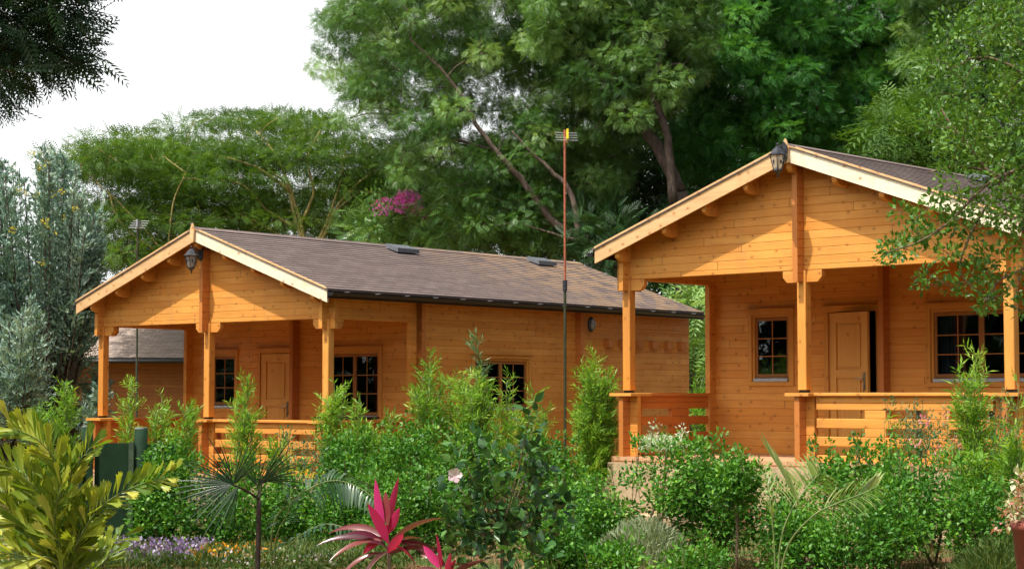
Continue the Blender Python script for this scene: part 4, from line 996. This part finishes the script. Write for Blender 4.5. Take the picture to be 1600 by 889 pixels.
den = [(1445, 95), (1435, 150), (1470, 215), (1480, 300), (1450, 330), (1530, 330), (1600, 340), (1800, 380), (1800, -80), (1600, -80), (1500, 20)]
c1 = region(den, Y - .9, Y + .9, 210, .13, [(1500, 270, (14, 12)), (1560, 240, (12, 12))])
spx = [(1385, 395), (1398, 385), (1410, 392), (1425, 375), (1440, 362), (1455, 372), (1470, 350), (1430, 345), (1412, 330), (1395, 390), (1445, 325), (1480, 330), (1462, 310), (1500, 345), (1520, 360), (1478, 395), (1500, 400), (1530, 395), (1452, 430), (1440, 440), (1482, 445), (1505, 440), (1535, 420), (1550, 400), (1575, 385), (1590, 410), (1560, 440), (1545, 462), (1535, 470), (1520, 430), (1590, 450), (1598, 380), (1570, 350), (1545, 345), (1592, 330), (1510, 310), (1540, 480), (1600, 480)]
c2 = [P(x + RS.uniform(-5, 5), y + RS.uniform(-5, 5), Y + RS.uniform(-.4, .3)) for x, y in spx for _ in (0, 1)]
ch = [clumps(c1, .13, 80, OV_, .050, (0, 0, .2), .9, 0, .35, .9, .6, .5, .55), clumps(c2, .09, 30, OV_, .052, (0, 0, .25), .8, 0, .3, 1, .7, .4, .5)]
tree('leafy_tree', 'near small-leaved tree at the right edge, its branch hanging over the cabin roof', 'tree', None, e0, limbs, M['bark_stem'], [('crown', c1 + c2, ch, LM['near'])], twr=.006)

# --- feathery bamboo-like plants
def bamboo(px, top, w, Y, label, n=7, mat='bamboo', dense=1.0, bare=0.0):
    base = np.array([P(px, 700, Y)[0], Y, 0.0]); H = P(px, top, Y)[2]; W = w / pxm(Y) / 2
    e = empty('bamboo_plant', base, 0, label, 'bamboo', 'feathery bamboo plants'); mb = MB(); pos = []; X = []; S = []; R = []
    for k in range(n):
        a = 2 * math.pi * k / n + RS.uniform(-.4, .4); rr = W * (RS.uniform(.45, 1.0) if k else .08); h = H * (1 if k == 0 else RS.uniform(.62, .95))
        bend = RS.normal(size=2) * W * .12
        tip = base + [rr * math.cos(a), rr * math.sin(a) * .8, h]; c = limb(mb, [base + [.04 * math.cos(a), .04 * math.sin(a), 0], base + [rr * .45 * math.cos(a) + bend[0], rr * .4 * math.sin(a) + bend[1], h * .55], tip], .008, .0025, 5, 6, .004)
        A = np.array(c); hue = RS.uniform(0, .5)
        for j in range(int(21 * h * dense)):
            f = RS.uniform(.12, 1) ** .8 * (len(A) - 1.001); i = int(f); q = A[i] + (A[i + 1] - A[i]) * (f - i); fr_ = f / (len(A) - 1)
            d = rdir(1)[0]; d[2] = abs(d[2]) * .5 + .75; d = unit(d); ln = RS.uniform(.16, .36) * (1.15 - .6 * fr_)
            m_ = max(5, int(ln / .024)); s_ = np.linspace(.15, 1, m_); pp = q + d * ln * s_[:, None] + np.array([0, 0, -.05]) * (s_ ** 2)[:, None] * ln * 2
            mb.tube([q, q + d * ln * .5, pp[-1]], [.003, .0022, .001], 3, False); sd = unit(np.cross(d, rdir(1)[0])); alt = np.where(np.arange(m_) % 2 == 0, 1, -1)[:, None]
            pos.append(pp); X.append(unit(d * 1.0 + alt * sd * .75 + rdir(m_) * .3)); S.append(RS.uniform(.06, .115, m_)); R.append(np.clip(hue + RS.uniform(0, .5, m_), 0, 1))
    pos = np.concatenate(pos); X = np.concatenate(X); leafmesh('foliage', [scatter(T_narrow(.085, -.10), pos, X, rdir(len(pos)) + [0, -.3, .6], np.concatenate(S), np.concatenate(R))], LM[mat], e)
    shift(mb, base).build('stem', M['stem_green'], e, True)
for a in [
    (98, 597, 55, 22.5, 'bamboo plant between the left cabin posts and the silvery tree', 5), (60, 640, 50, 22.2, 'shorter bamboo plant at the far left below the silver bush', 5),
    (206, 607, 40, 23, 'slim bamboo plant just left of the round green post', 3), (250, 622, 55, 23.4, 'bamboo plant rising above the green gate panel', 4), (290, 636, 62, 22.8, 'bamboo plant left of the middle post of the farther cabin', 7),
    (383, 598, 66, 22.6, 'bamboo plant in front of the farther cabin front railing', 7), (440, 690, 60, 22.0, 'low wispy bamboo plant before the farther front railing', 5),
    (520, 600, 50, 22.2, 'bamboo plant beside the corner post of the farther cabin', 6), (562, 628, 60, 22.0, 'full bamboo plant under the porch window of the farther cabin', 9), (606, 655, 62, 21.8, 'low bamboo plant at the side railing of the farther cabin', 8),
    (668, 560, 76, 23.2, 'tall golden bamboo plant left of the side window of the farther cabin', 8), (700, 590, 60, 23.6, 'second golden bamboo plant leaning from the tallest one', 6), (742, 585, 62, 22.6, 'dense bright bamboo plant at the left edge of the side window', 12),
    (790, 596, 56, 23.4, 'bamboo plant in front of the side window glass', 5), (832, 618, 66, 22.8, 'bamboo plant just left of the aerial mast', 7),
    (927, 556, 70, 23.5, 'tall bright bamboo plant just right of the aerial mast', 13), (950, 615, 36, 23.6, 'narrow bamboo plant touching the stone base of the nearest cabin', 5),
    (1098, 585, 50, 27.5, 'bamboo plant seen through the side railing of the nearest cabin', 6)]:
    bamboo(*a[:5], n=a[5], dense=1.6 if a[5] > 8 else 1.15)
bamboo(745, 530, 56, 23.8, 'wispy blue-green bamboo plant with bare tips before the side window', 5, 'bamblue', .55)
bamboo(1524, 552, 62, 18.2, 'bright bamboo plant in front of the right porch window', 6, dense=1.2)
bamboo(1548, 690, 170, 18.0, 'wide feathery bamboo thicket at the right corner of the nearest cabin', 22, dense=1.5)
bamboo(1380, 655, 44, 18.4, 'thin bamboo sprig before the front railing of the nearest cabin', 2, dense=.35)
bamboo(1590, 600, 60, 17.6, 'bamboo plant at the right edge before the porch corner post', 4, dense=.7)

# --- hedge shrubs
def shrub(x0, x1, y0, y1, Y, label, mat='hedge', stems=3, trunk=None, n=None, leaf=.055, per=None, dep=.55, cat='shrub', name='garden_shrub', group='clipped green shrubs', rad=.17, T=OV_, extra=None):
    cx_, cy_ = (x0 + x1) / 2, (y0 + y1) / 2; s = 1 / pxm(Y); W, H = (x1 - x0) * s / 2, (y1 - y0) * s / 2
    c0 = P(cx_, cy_, Y); bx_ = P(trunk if trunk else cx_, 800, Y)[0]; base = np.array([bx_, Y, 0.0]); e = empty(name, base, 0, label, cat, group)
    cs = []; n = n or int(44 * W * H / (.5 * .5) * 1.0) + 16
    for _ in range(n):
        d = rdir(1)[0] * RS.uniform(.25, 1) ** .5; q = c0 + d * [W, min(dep, W), H] * RS.uniform(.86, 1.06)
        if q[2] > .04: cs.append(q)
    per = per or int(95 * (rad / .17) ** 2 * (.055 / leaf) ** 2)
    mb = MB(); ls = []
    for k in range(stems):
        tgt = c0 + np.array([RS.uniform(-.5, .5) * W, RS.uniform(-.2, .2), -H * .3]); tgt[2] = max(tgt[2], .15)
        b_ = base + [RS.uniform(-.04, .04) * (0 if trunk else 3), 0, 0]; ls.append(limb(mb, [b_, (b_ + tgt) / 2 + RS.normal(size=3) * .03, tgt], .017, .008, 6, 4))
    twigs(mb, cs, ls, .006, 3)
    # upright shoots that break the outline
    sh = [c0 + np.array([RS.uniform(-.95, .95) * W, RS.uniform(-.5, .5) * dep, H * RS.uniform(.75, 1.0)]) for _ in range(int(10 * W / .5))]
    sh2 = []
    for q in sh:
        hgt = RS.uniform(.05, .2); mb.tube([q - [0, 0, .1], q + [RS.uniform(-.05, .05), 0, hgt]], [.004, .002], 4, False); sh2 += [q + [0, 0, hgt * f] for f in (.3, .65, 1)]
    ch = [clumps(cs, rad, per, T, leaf, (0, -.1, .25), .9, 0, .35, .8, .5, .6, .5), clumps(sh2, .05, 9, T, leaf, (0, 0, .6), 1, 0, .2, .9, .4, .4, .4)]
    leafmesh('foliage', ch, LM[mat], e)
    shift(mb, base).build('stem', M['bark_stem'], e, True)
    if extra:
        pn, pts, mt, rr, num, sz = extra
        pts = [P(a, b, Y - dep * .8) for a, b in pts]; leafmesh(pn, [clumps(pts, rr, num, T_ovate(.38), sz, (0, -.6, .3), shell=.2)], LM[mt], e)
    return e
for a in [
    (212, 318, 712, 862, 18.7, 'rounded glossy shrub just right of the green gate'), (305, 425, 735, 868, 18.9, 'shrub behind the dark fan palm'),
    (395, 505, 745, 872, 19.3, 'shrub between the fan palm and the arching palm frond'), (490, 590, 742, 872, 19.1, 'shrub directly behind the arching silvery palm frond'),
    (500, 590, 690, 775, 21.3, 'dark shrub at the foot of the farther cabin corner post'), (585, 700, 668, 790, 21.0, 'shrub below the side railing of the farther cabin'),
    (565, 680, 750, 878, 18.6, 'shrub directly behind the magenta cordyline'), (640, 740, 740, 870, 18.9, 'shrub left of the hibiscus bush'),
    (690, 800, 690, 800, 20.8, 'shrub rising behind the top of the hibiscus bush'), (815, 905, 690, 800, 20.2, 'shrub at the foot of the aerial mast'),
    (1188, 1290, 775, 870, 17.6, 'shrub under the arching leaf of the yellow palm'), (893, 1003, 762, 850, 18.3, 'small shrub at the foot of the stone base corner of the nearest cabin'), (840, 940, 752, 850, 19.0, 'shrub in front of the stone steps corner of the nearest cabin')]:
    shrub(*a)
shrub(972, 1172, 702, 800, 17.9, 'clipped shrub with a thin bare stem before the side railing of the nearest cabin', trunk=985, stems=2)
shrub(1060, 1180, 745, 850, 17.8, 'full shrub right of the bare-stemmed one', stems=3)
shrub(1118, 1185, 718, 790, 16.9, 'small-crowned shrub on a pale forked stem left of the yellow palm', trunk=1150, stems=2)
shrub(1262, 1420, 708, 800, 18.2, 'wide clipped shrub under the front railing of the nearest cabin')
shrub(1370, 1500, 720, 850, 17.3, 'tall shrub on a pale stem below the front railing at the right', trunk=1459, stems=2)
shrub(1190, 1330, 815, 900, 16.9, 'low shrub at the foot of the yellow palm')
shrub(1290, 1440, 780, 895, 16.8, 'low dense shrub at the bottom edge under the wide clipped one')
shrub(1465, 1600, 768, 860, 16.9, 'loose shrub left of the potted plant at the right edge', trunk=1540, stems=3)
shrub(915, 1000, 862, 905, 16.4, 'very low shrub in front of the grey grass mound')
shrub(1060, 1130, 862, 905, 16.5, 'low shrub at the bottom edge beside the pale forked stem')
shrub(800, 930, 790, 900, 16.6, 'dark shrub right of the hibiscus bush at the bottom edge')
shrub(1385, 1500, 648, 740, 19.2, 'airy shrub with a few pink blooms before the right railing', 'bamblue', leaf=.05, per=50, extra=('bloom', [(1443, 657), (1512, 675), (1497, 690), (1465, 705), (1480, 650), (1430, 690)], 'rose', .05, 30, .035), T=T_narrow(.14, -.1))
shrub(1490, 1600, 640, 740, 19.0, 'airy grey-green shrub against the right end of the front railing', 'bamblue', leaf=.05, per=50, extra=('bloom', [(1584, 676), (1520, 662)], 'rose', .05, 24, .035), T=T_narrow(.14, -.1))
shrub(440, 520, 690, 760, 21.0, 'airy grey-green shrub before the farther front railing', 'bamblue', leaf=.05, per=45, T=T_narrow(.14, -.1), extra=('bloom', [(455, 738), (480, 742), (500, 745), (468, 735)], 'yflow', .05, 20, .04))
shrub(1004, 1076, 686, 702, 21.4, 'low white-edged shrub glimpsed through the side railing of the nearest cabin', 'varieg', leaf=.04, rad=.08, dep=.3, n=26, per=60)
shrub(1180, 1250, 795, 820, 19.0, 'row of small pink flowers between the clipped shrubs', 'hedge', leaf=.04, rad=.08, dep=.3, n=30, per=40, name='pink_flowering_plant', cat='flowers', group=None,
      extra=('bloom', [(1160 + i * 7 + RS.uniform(-3, 3), 802 + RS.uniform(-8, 10)) for i in range(15)], 'rose', .05, 26, .03))

# --- grey grass mound
def mound(cx_, cy_, w, h, Y, label, mat='grey'):
    base = P(cx_, cy_, Y); base[2] = 0; H = P(cx_, cy_ - h, Y)[2]; W = w / pxm(Y) / 2; n = 5200
    a = RS.uniform(0, 2 * math.pi, n); r = np.sqrt(RS.uniform(0, 1, n)); pos = np.stack([W * r * np.cos(a), .6 * r * np.sin(a), H * (1 - r ** 2) * RS.uniform(.5, 1, n)], 1) + base
    X = np.stack([np.cos(a) * r * .6, np.sin(a) * r * .6, np.ones(n)], 1) + RS.normal(size=(n, 3)) * .35
    e = empty('grass_mound', base, 0, label, 'ornamental grass'); leafmesh('foliage', [scatter(T_narrow(.07, -.15), pos, X, rdir(n), RS.uniform(.05, .11, n), RS.uniform(0, 1, n))], LM[mat], e)
mound(1005, 845, 165, 32, 17.6, 'pale grey-green grass mound under the bare-stemmed shrub')
mound(1560, 880, 130, 45, 16.6, 'tuft of arching green grass below the potted plant', 'grass')

# --- hibiscus
Y = 12.2; base = np.array([P(785, 800, Y)[0], Y, 0.0]); e = empty('hibiscus_bush', base, 0, 'broad-leaved hibiscus bush with one pale pink flower at bottom centre', 'bush')
mb = MB(); ls = []
hp = [(735, 690), (760, 700), (700, 740), (720, 780), (770, 745), (800, 720), (835, 665), (835, 700), (820, 740), (850, 780), (880, 790), (700, 820), (740, 830), (790, 800), (830, 820), (860, 830), (870, 770), (760, 780), (730, 730), (845, 720), (690, 780), (800, 860), (740, 870), (700, 860), (850, 870), (800, 770), (825, 780), (765, 820), (715, 700), (830, 640)]
root = P(785, 830, Y); ls.append(limb(mb, [base, (base + root) / 2, root], .016, .013, 8))
cs = []
for x, y in hp:
    tip = P(x, y, Y + RS.uniform(-.3, .35)); c = limb(mb, [root, (root + tip) / 2 + [0, 0, -.03], tip], .006, .002, 5, 4); cs += [tip, np.array(c[-3]), np.array(c[-2]) + RS.normal(size=3) * .02]
leafmesh('foliage', [clumps(cs, .085, 8, T_broad, .088, (0, -.1, .15), .9, .1, .3, .9, .7, .5, .4)], LM['hib'], e)
fl = P(711, 742, Y - .35); pet = ([(0, 0, 0), (.35, .28, .06), (.8, .36, .05), (1.0, 0, -.06), (.8, -.36, .05), (.35, -.28, .06)], [(0, 5, 4, 3), (0, 3, 2, 1)])
X = np.array([[math.cos(a), -.5, math.sin(a)] for a in np.linspace(0, 5.03, 5)]); leafmesh('flower', [scatter(pet, np.repeat([fl], 5, 0), X, np.repeat([[0, -1.0, .2]], 5, 0), np.full(5, .055), RS.uniform(0, 1, 5))], LM['whitef'], e)
shift(mb, base).build('stem', M['bark_stem'], e, True)

# --- blades and palms
def blade(out, base, d, L, W, droop, hue, nseg=7, fold=.22, wpos=.4, twist=0.0):
    d = unit(np.array(d, float)); side = np.cross(d, [0, 0, 1.0]); side = side / (np.linalg.norm(side) + 1e-6)
    if twist: side = unit(side * math.cos(twist) + np.cross(side, d) * math.sin(twist))
    v = []; p = np.array(base, float); dd = d.copy(); off = 0
    for i in range(nseg + 1):
        t_ = i / nseg; w = W * (math.sin(math.pi * min(1, (t_ / wpos) * .5 if t_ < wpos else .5 + .5 * (t_ - wpos) / (1 - wpos))) ** .8 * .5 + (.08 * W if t_ < .05 else 0))
        up = unit(np.cross(side, dd)); v += [p - side * w + up * w * fold, p, p + side * w + up * w * fold]
        dd = unit(dd + np.array([0, 0, -droop / nseg])); p = p + dd * L / nseg
    f = []
    for i in range(nseg):
        b = i * 3; f += [(b, b + 1, b + 4, b + 3), (b + 1, b + 2, b + 5, b + 4)]
    V = np.array(v); out.append((V, np.array([i for q in f for i in q]), np.full(len(f), 4), np.full(len(V), hue)))
def frond(mb, out, pts, n, L, W, droop, r=.008, spread=1.0, hue=(0, 1), start=.15, both=True, nseg=5, fwd=.7, upv=.1, face=0.0):
    c = np.array(limb(mb, pts, r, r * .25, 6, 6)); m_ = len(c)
    for k in range(n):
        t_ = start + (1 - start) * k / (n - 1); f = min(t_ * (m_ - 1), m_ - 1.001); i = int(f); q = c[i] + (c[i + 1] - c[i]) * (f - i); tg = unit(c[i + 1] - c[i]); sd = unit(np.cross(tg, [0, 0, 1.0]) * (1 - face) + np.cross([0, 1.0, 0], tg) * face)
        Lk = L * (.55 + .45 * math.sin(math.pi * (.15 + .8 * t_))) * RS.uniform(.85, 1.1)
        for s_ in ((-1, 1) if both else (1,)):
            blade(out, q, tg * fwd + sd * s_ * spread + np.array([0, 0, upv]) + RS.normal(size=3) * .07, Lk, W, droop, RS.uniform(*hue), nseg)
# magenta cordylines
def cordyline(px, py, Y, specs, label):
    c = P(px, py, Y); base = np.array([c[0], Y, 0.0]); e = empty('cordyline', base, 0, label, 'foliage plant', 'magenta cordylines'); mb = MB(); limb(mb, [base, base + [.01, 0, c[2] * .5], c], .016, .013, 8)
    pk = []; dk = []
    for (ang, tilt, L, W, droop, kind) in specs:
        a = math.radians(ang); d = (math.cos(a) * math.cos(math.radians(tilt)), -.45 * math.cos(math.radians(tilt)) * RS.uniform(-1, 1), math.sin(math.radians(tilt)))
        d = (math.cos(a), RS.uniform(-.5, .4), math.sin(a)) if True else d
        blade(pk if kind else dk, c + RS.normal(size=3) * [.014, .014, .045], d, L * (.98 if kind else 1.18) * RS.uniform(.85, 1.1), W * (.9 if kind else .8), droop * (1.0 if kind else 1.5) + (.1 if kind else .25), RS.uniform(0, 1), 9, .3, .45, RS.uniform(-.7, .7) + 1.1)
    leafmesh('young_leaves', pk, LM['pink'], e, True); leafmesh('old_leaves', dk, LM['maroon'], e, True); shift(mb, base).build('stem', M['bark_stem'], e, True)
cordyline(607, 852, 11.2, [(98, 0, .34, .075, .1, 1), (112, 0, .33, .07, .25, 1), (80, 0, .33, .06, .1, 1), (70, 0, .22, .06, .2, 1), (125, 0, .30, .07, .7, 0), (140, 0, .40, .065, .6, 0), (150, 0, .36, .06, .5, 0), (163, 0, .34, .055, .5, 0), (172, 0, .30, .05, .8, 0),
     (45, 0, .33, .055, .3, 0), (30, 0, .34, .055, .35, 0), (20, 0, .30, .05, .5, 0), (8, 0, .26, .05, .6, 0), (60, 0, .2, .07, .2, 1), (95, 0, .2, .08, .1, 0), (-10, 0, .24, .05, .8, 0), (190, 0, .24, .05, .8, 0), (200, 0, .18, .06, .6, 1), (-20, 0, .2, .06, .6, 1), (120, 0, .18, .06, .6, 0), (55, 0, .26, .05, .8, 0)],
     'large magenta and maroon cordyline at the bottom left of the hibiscus')
cordyline(690, 900, 10.8, [(96, 0, .22, .055, .1, 1), (80, 0, .24, .05, .2, 1), (118, 0, .18, .06, .4, 1), (45, 0, .25, .05, .25, 0), (35, 0, .2, .05, .4, 0), (150, 0, .22, .05, .6, 0), (130, 0, .18, .06, .5, 0), (15, 0, .2, .05, .6, 0), (170, 0, .2, .05, .6, 0), (65, 0, .16, .05, .2, 1)],
     'smaller red cordyline cut by the bottom edge, right of the large one')
# dark fan palm with thin stem
Y = 13.0; base = np.array([P(402, 800, Y)[0], Y, 0.0]); e = empty('fan_palm', base, 0, 'dark fan palm with stiff thin leaf rays on a slim trunk', 'palm', 'garden palms'); mb = MB(); out = []
hub = P(405, 780, Y); limb(mb, [base, (base + hub) / 2, hub], .022, .017, 8)
for (hx, hy, cdir, sp_, L, n_, dy) in [(365, 757, 115, 120, .40, 26, -.1), (362, 757, 195, 60, .43, 12, -.15), (410, 752, 35, 55, .36, 12, .1), (402, 760, 80, 80, .30, 12, .25), (372, 760, 240, 40, .44, 8, -.2)]:
    h = P(hx, hy, Y + dy); limb(mb, [hub, (hub + h) / 2 + [0, 0, .01], h], .007, .005, 6, 3)
    for k in range(n_):
        a = math.radians(cdir + sp_ * (k / (n_ - 1) - .5) * 2 * .6); blade(out, h, (math.cos(a), RS.uniform(-.35, .1), math.sin(a)), L * RS.uniform(.7, 1.1), .011, .35, RS.uniform(0, .8), 5, .4, .35, 1.3)
leafmesh('fronds', out, LM['palmd'], e); shift(mb, base).build('trunk', M['bark_dark'], e, True)
# arching silvery frond palm
Y = 12.6; base = np.array([P(420, 800, Y)[0], Y + .5, 0.0]); e = empty('feather_palm', base, 0, 'feather palm whose arching silvery frond hangs beside the fan palm', 'palm', 'garden palms'); mb = MB(); out = []
frond(mb, out, [base, P(425, 830, Y + .2), P(460, 780, Y), P(510, 752, Y), P(555, 758, Y), P(600, 790, Y - .1)], 26, .21, .021, 1.5, .008, .9, (.4, 1), .48, True, 6, .35, .1, .55)
frond(mb, out, [base, P(430, 850, Y + .2), P(450, 800, Y), P(455, 760, Y)], 16, .2, .02, .9, .007, 1.0, (0, .5), .5, True, 5, .6, .2)
frond(mb, out, [base, P(440, 870, Y), P(500, 820, Y - .2), P(560, 830, Y - .3)], 16, .2, .02, .9, .007, 1.0, (0, .6), .4, True, 5, .5, .2)
leafmesh('fronds', out, LM['palmd'], e); shift(mb, base).build('frond_stalk', M['stem_green'], e, True)
# yellow-green palm on the right
Y = 12.0; base = np.array([P(1212, 800, Y)[0], Y, 0.0]); e = empty('feather_palm', base, 0, 'yellow-green feather palm with long bare stalks before the nearest cabin', 'palm', 'garden palms'); mb = MB(); out = []
frond(mb, out, [base, P(1225, 870, Y), P(1265, 810, Y - .1), P(1310, 785, Y - .15), P(1345, 772, Y - .2), P(1372, 758, Y - .2)], 24, .19, .020, .7, .009, .8, (.3, 1), .50, True, 5, .9, .12, .75)
frond(mb, out, [base, P(1218, 860, Y), P(1235, 800, Y), P(1262, 760, Y + .1), P(1282, 738, Y + .15)], 22, .27, .021, .8, .009, 1.0, (.2, 1), .52, True, 5, .55, .2, .8)
frond(mb, out, [base, P(1210, 860, Y), P(1204, 790, Y), P(1196, 735, Y + .1)], 7, .16, .016, .6, .008, .5, (.1, .8), .55, True, 5, .8, .3)
for k in range(15):                                                    # the upright, still folded leaf
    blade(out, P(1250 - k * 2.4, 792 - k * 4.5, Y - .1), (-.35 - .01 * k + RS.normal() * .05, 0, 1.0), .26, .014, .1, RS.uniform(.2, .9), 5, .3, .35, 1.2)
leafmesh('fronds', out, LM['palml'], e); shift(mb, base).build('frond_stalk', M['stem_green'], e, True)

# --- ruffled yellow-green palm in the left foreground
FISH = ([(0, 0, 0), (.5, .12, .03), (.85, .24, .01), (1.0, .27, 0), (.93, .15, .03), (1.08, .09, 0), (.98, 0, .03), (1.06, -.09, 0), (.92, -.14, .03), (.99, -.25, 0), (.8, -.22, .01), (.5, -.11, .03), (.55, 0, -.04)],
        [(0, 12, 1), (1, 12, 2), (2, 12, 3), (3, 12, 4), (4, 12, 5), (5, 12, 6), (6, 12, 7), (7, 12, 8), (8, 12, 9), (9, 12, 10), (10, 12, 11), (11, 12, 0)])
Y = 8.6; base = np.array([P(100, 800, Y)[0], Y, 0.0]); e = empty('ruffled_palm', base, 0, 'yellow-green palm with wedge-shaped ragged leaflets in the left foreground', 'palm', 'garden palms'); mb = MB(); ps = []; xs = []; ns = []; ss = []; rs_ = []
for pts, n_, L in [(q_, int(w_ * 1.35), l_ * .95) for q_, w_, l_ in [([(112, 900), (125, 840), (160, 790), (210, 760), (262, 745)], 40, .165), ([(105, 900), (98, 800), (90, 730), (62, 690), (20, 668)], 34, .20), ([(105, 900), (95, 780), (78, 710), (45, 668)], 26, .19),
        ([(105, 900), (108, 800), (112, 740), (140, 700)], 26, .18), ([(95, 900), (60, 840), (20, 800), (-30, 780)], 28, .2), ([(95, 900), (40, 870), (-10, 860)], 22, .2), ([(120, 900), (150, 865), (190, 838)], 16, .16),
        ([(98, 900), (70, 790), (30, 740), (-20, 720)], 30, .2), ([(90, 900), (60, 870), (50, 830), (20, 810)], 20, .2), ([(110, 900), (120, 850), (135, 800), (165, 780)], 20, .16), ([(70, 930), (40, 900), (0, 890)], 16, .2), ([(100, 930), (90, 880), (60, 850)], 16, .2), ([(80, 900), (30, 800), (0, 760)], 26, .2), ([(90, 900), (60, 800), (40, 740)], 28, .19), ([(100, 900), (85, 820), (95, 760)], 24, .18), ([(60, 900), (20, 850), (-30, 830)], 22, .2), ([(110, 920), (150, 890), (175, 862)], 18, .16)]]:
    dy = RS.uniform(-.45, .45); w3 = [base] + [P(x, y, Y + dy * (i + 1) / len(pts)) for i, (x, y) in enumerate(pts)]; c = np.array(limb(mb, w3, .006, .002, 6, 6)); m_ = len(c)
    for k in range(n_):
        t_ = .26 + .74 * k / (n_ - 1); f = min(t_ * (m_ - 1), m_ - 1.001); i = int(f); q = c[i] + (c[i + 1] - c[i]) * (f - i); tg = unit(c[i + 1] - c[i]); perp = unit(np.cross(tg, [0, 1.0, 0]) * (1 if k % 2 else -1) + RS.normal(size=3) * .45)
        ps.append(q); xs.append(unit(tg * 1.0 + perp * .95 * (1.1 - .45 * t_) + [0, 0, .12])); ns.append(rdir(1)[0] * .75 + [0, -.8, .55]); ss.append(L * RS.uniform(.7, 1.1) * (1.15 - .45 * t_)); rs_.append(RS.uniform(0, 1))
FISH = ([(x, y * .60, z) for x, y, z in FISH[0]], FISH[1])
leafmesh('fronds', [scatter(FISH, np.array(ps), np.array(xs), np.array(ns), np.array(ss), np.array(rs_))], LM['lime'], e); shift(mb, base).build('frond_stalk', M['stem_green'], e, True)

# --- potted plant at the right edge
Y = 12.5; c = P(1622, 815, Y); base = np.array([c[0], Y, 0.0]); e = empty('flower_pot', base, 0, 'tall reddish flower pot at the right edge', 'flower pot'); k = MB(); H = c[2]
k.lathe([(.10, 0), (.11, .02), (.17, H - .06), (.185, H - .05), (.185, H), (.165, H), (.16, H - .05)], (0, 0, 0), 24); k.build('pot', M['pot'], e, True)
k = MB(); k.lathe([(.001, H - .04), (.158, H - .045)], (0, 0, 0), 16); k.build('soil', M['bark_dark'], e)
cs = [P(RS.uniform(1566, 1670), RS.uniform(748, 815), Y + RS.uniform(-.15, .15)) for _ in range(34)]; e2 = empty('potted_shrub', base + [0, 0, H - .04], 0, 'cream and pink leaved shrub growing in the reddish pot', 'shrub')
leafmesh('foliage', [clumps(cs, .06, 20, T_ovate(.25), .05, (0, -.2, .1))], LM['poins'], e2)
mb = MB(); [limb(mb, [base + [0, 0, H - .04], (base + [0, 0, H] + q) / 2, q], .006, .002, 5, 3) for q in cs[::3]]; shift(mb, base + [0, 0, H - .04]).build('stem', M['bark_stem'], e2)

# --- flower bed and ground cover (uncountable)
def ground_stuff(name, label, cat, n, xr, yr, T, size, mat, zr=(0, .05), up=1.0, z0=0):
    pos = np.stack([RS.uniform(*xr, n), RS.uniform(*yr, n), RS.uniform(*zr, n) + z0], 1); X = RS.normal(size=(n, 3)) * .7 + [0, 0, up]
    o_ = leafmesh(name, [scatter(T, pos, X, rdir(n), size * RS.uniform(.6, 1.2, n), RS.uniform(0, 1, n))], LM[mat]); return tag(o_, label, cat, None, 'stuff')
def xa(px, Y): return P(px, 800, Y)[0]
ground_stuff('lilac_flowers', 'carpet of lilac flowers in front of the green gate', 'flowers', 1300, (xa(150, 17.6), xa(320, 17.6)), (17.0, 18.4), T_ovate(.42), .035, 'purple', (.08, .20))
ground_stuff('orange_flowers', 'carpet of orange flowers below the fan palm', 'flowers', 420, (xa(300, 17.6), xa(430, 17.6)), (17.0, 18.6), T_ovate(.42), .035, 'orange', (.05, .16))
ground_stuff('white_flowers', 'scattered tiny white flowers at the bottom edge', 'flowers', 380, (xa(340, 17.6), xa(560, 17.6)), (16.8, 18.0), T_ovate(.42), .03, 'whitef', (.06, .14))
ground_stuff('bed_foliage', 'low green leaves among the bed flowers', 'ground cover', 9000, (xa(130, 17.6), xa(640, 17.6)), (16.8, 19.0), T_narrow(.12), .09, 'grass', (0, .12))
ground_stuff('lawn_grass', 'short grass between the shrubs and the cabins', 'grass', 60000, (-8, 7), (17, 27), T_narrow(.05, -.2), .08, 'grass', (-.01, .0), 1.6)
ground_stuff('fallen_leaves', 'dry fallen leaves scattered on the soil', 'leaf litter', 5000, (-7, 7), (16.5, 24), T_ovate(.3), .05, 'straw', (.005, .02), 0)

# --- unseen trees added behind and beside the viewer to darken the window reflections
for i, (x, y, h_, lab) in enumerate([(-16, -14, 8, 'unseen leafy tree far behind the viewer, leftmost'), (-8, -18, 9, 'unseen tall leafy tree behind the viewer on the left'), (0, -20, 9, 'unseen leafy tree directly behind the viewer'),
                                     (8, -17, 8, 'unseen leafy tree behind the viewer on the right'), (15, -13, 8, 'unseen leafy tree far behind the viewer, rightmost'), (-22, -6, 10, 'leafy tree out of view at the far left'), (-19, 3, 11, 'tall leafy tree out of view left of the garden'), (-21, 12, 11, 'tall leafy tree out of view left of the gate'), (-24, 22, 11, 'leafy tree out of view left of the farthest cabin'), (17, 27, 10, 'leafy tree out of view right of the nearest cabin'), (19, 36, 11, 'tall leafy tree out of view behind the nearest cabin'), (20, 31.5, 11, 'leafy tree out of view between the two tall right ones'), (15.5, 17, 7, 'leafy tree out of view right of the garden'), (-17, 17, 9, 'broad leafy tree out of view between the two tall left ones'), (-16, 8, 9, 'broad leafy tree out of view left of the flower bed'), (-18, 28, 10, 'broad leafy tree out of view left of the silvery tree')]):
    b_ = np.array([x, y, 0.0]); cs = [b_ + np.array([RS.uniform(-4, 4), RS.uniform(-1.5, 1.5), RS.uniform(.6, h_)]) for _ in range(120)]
    tree('leafy_tree', lab, 'tree', 'added trees out of view', b_, [([b_, b_ + [.1, 0, h_ * .5], b_ + [0, .1, h_ * .85]], .25, .08)], M['bark_dark'], [('crown', cs, [clumps(cs, 1.0, 110, T_ovate(.4), .45)], LM['dark'])], tw_every=4)
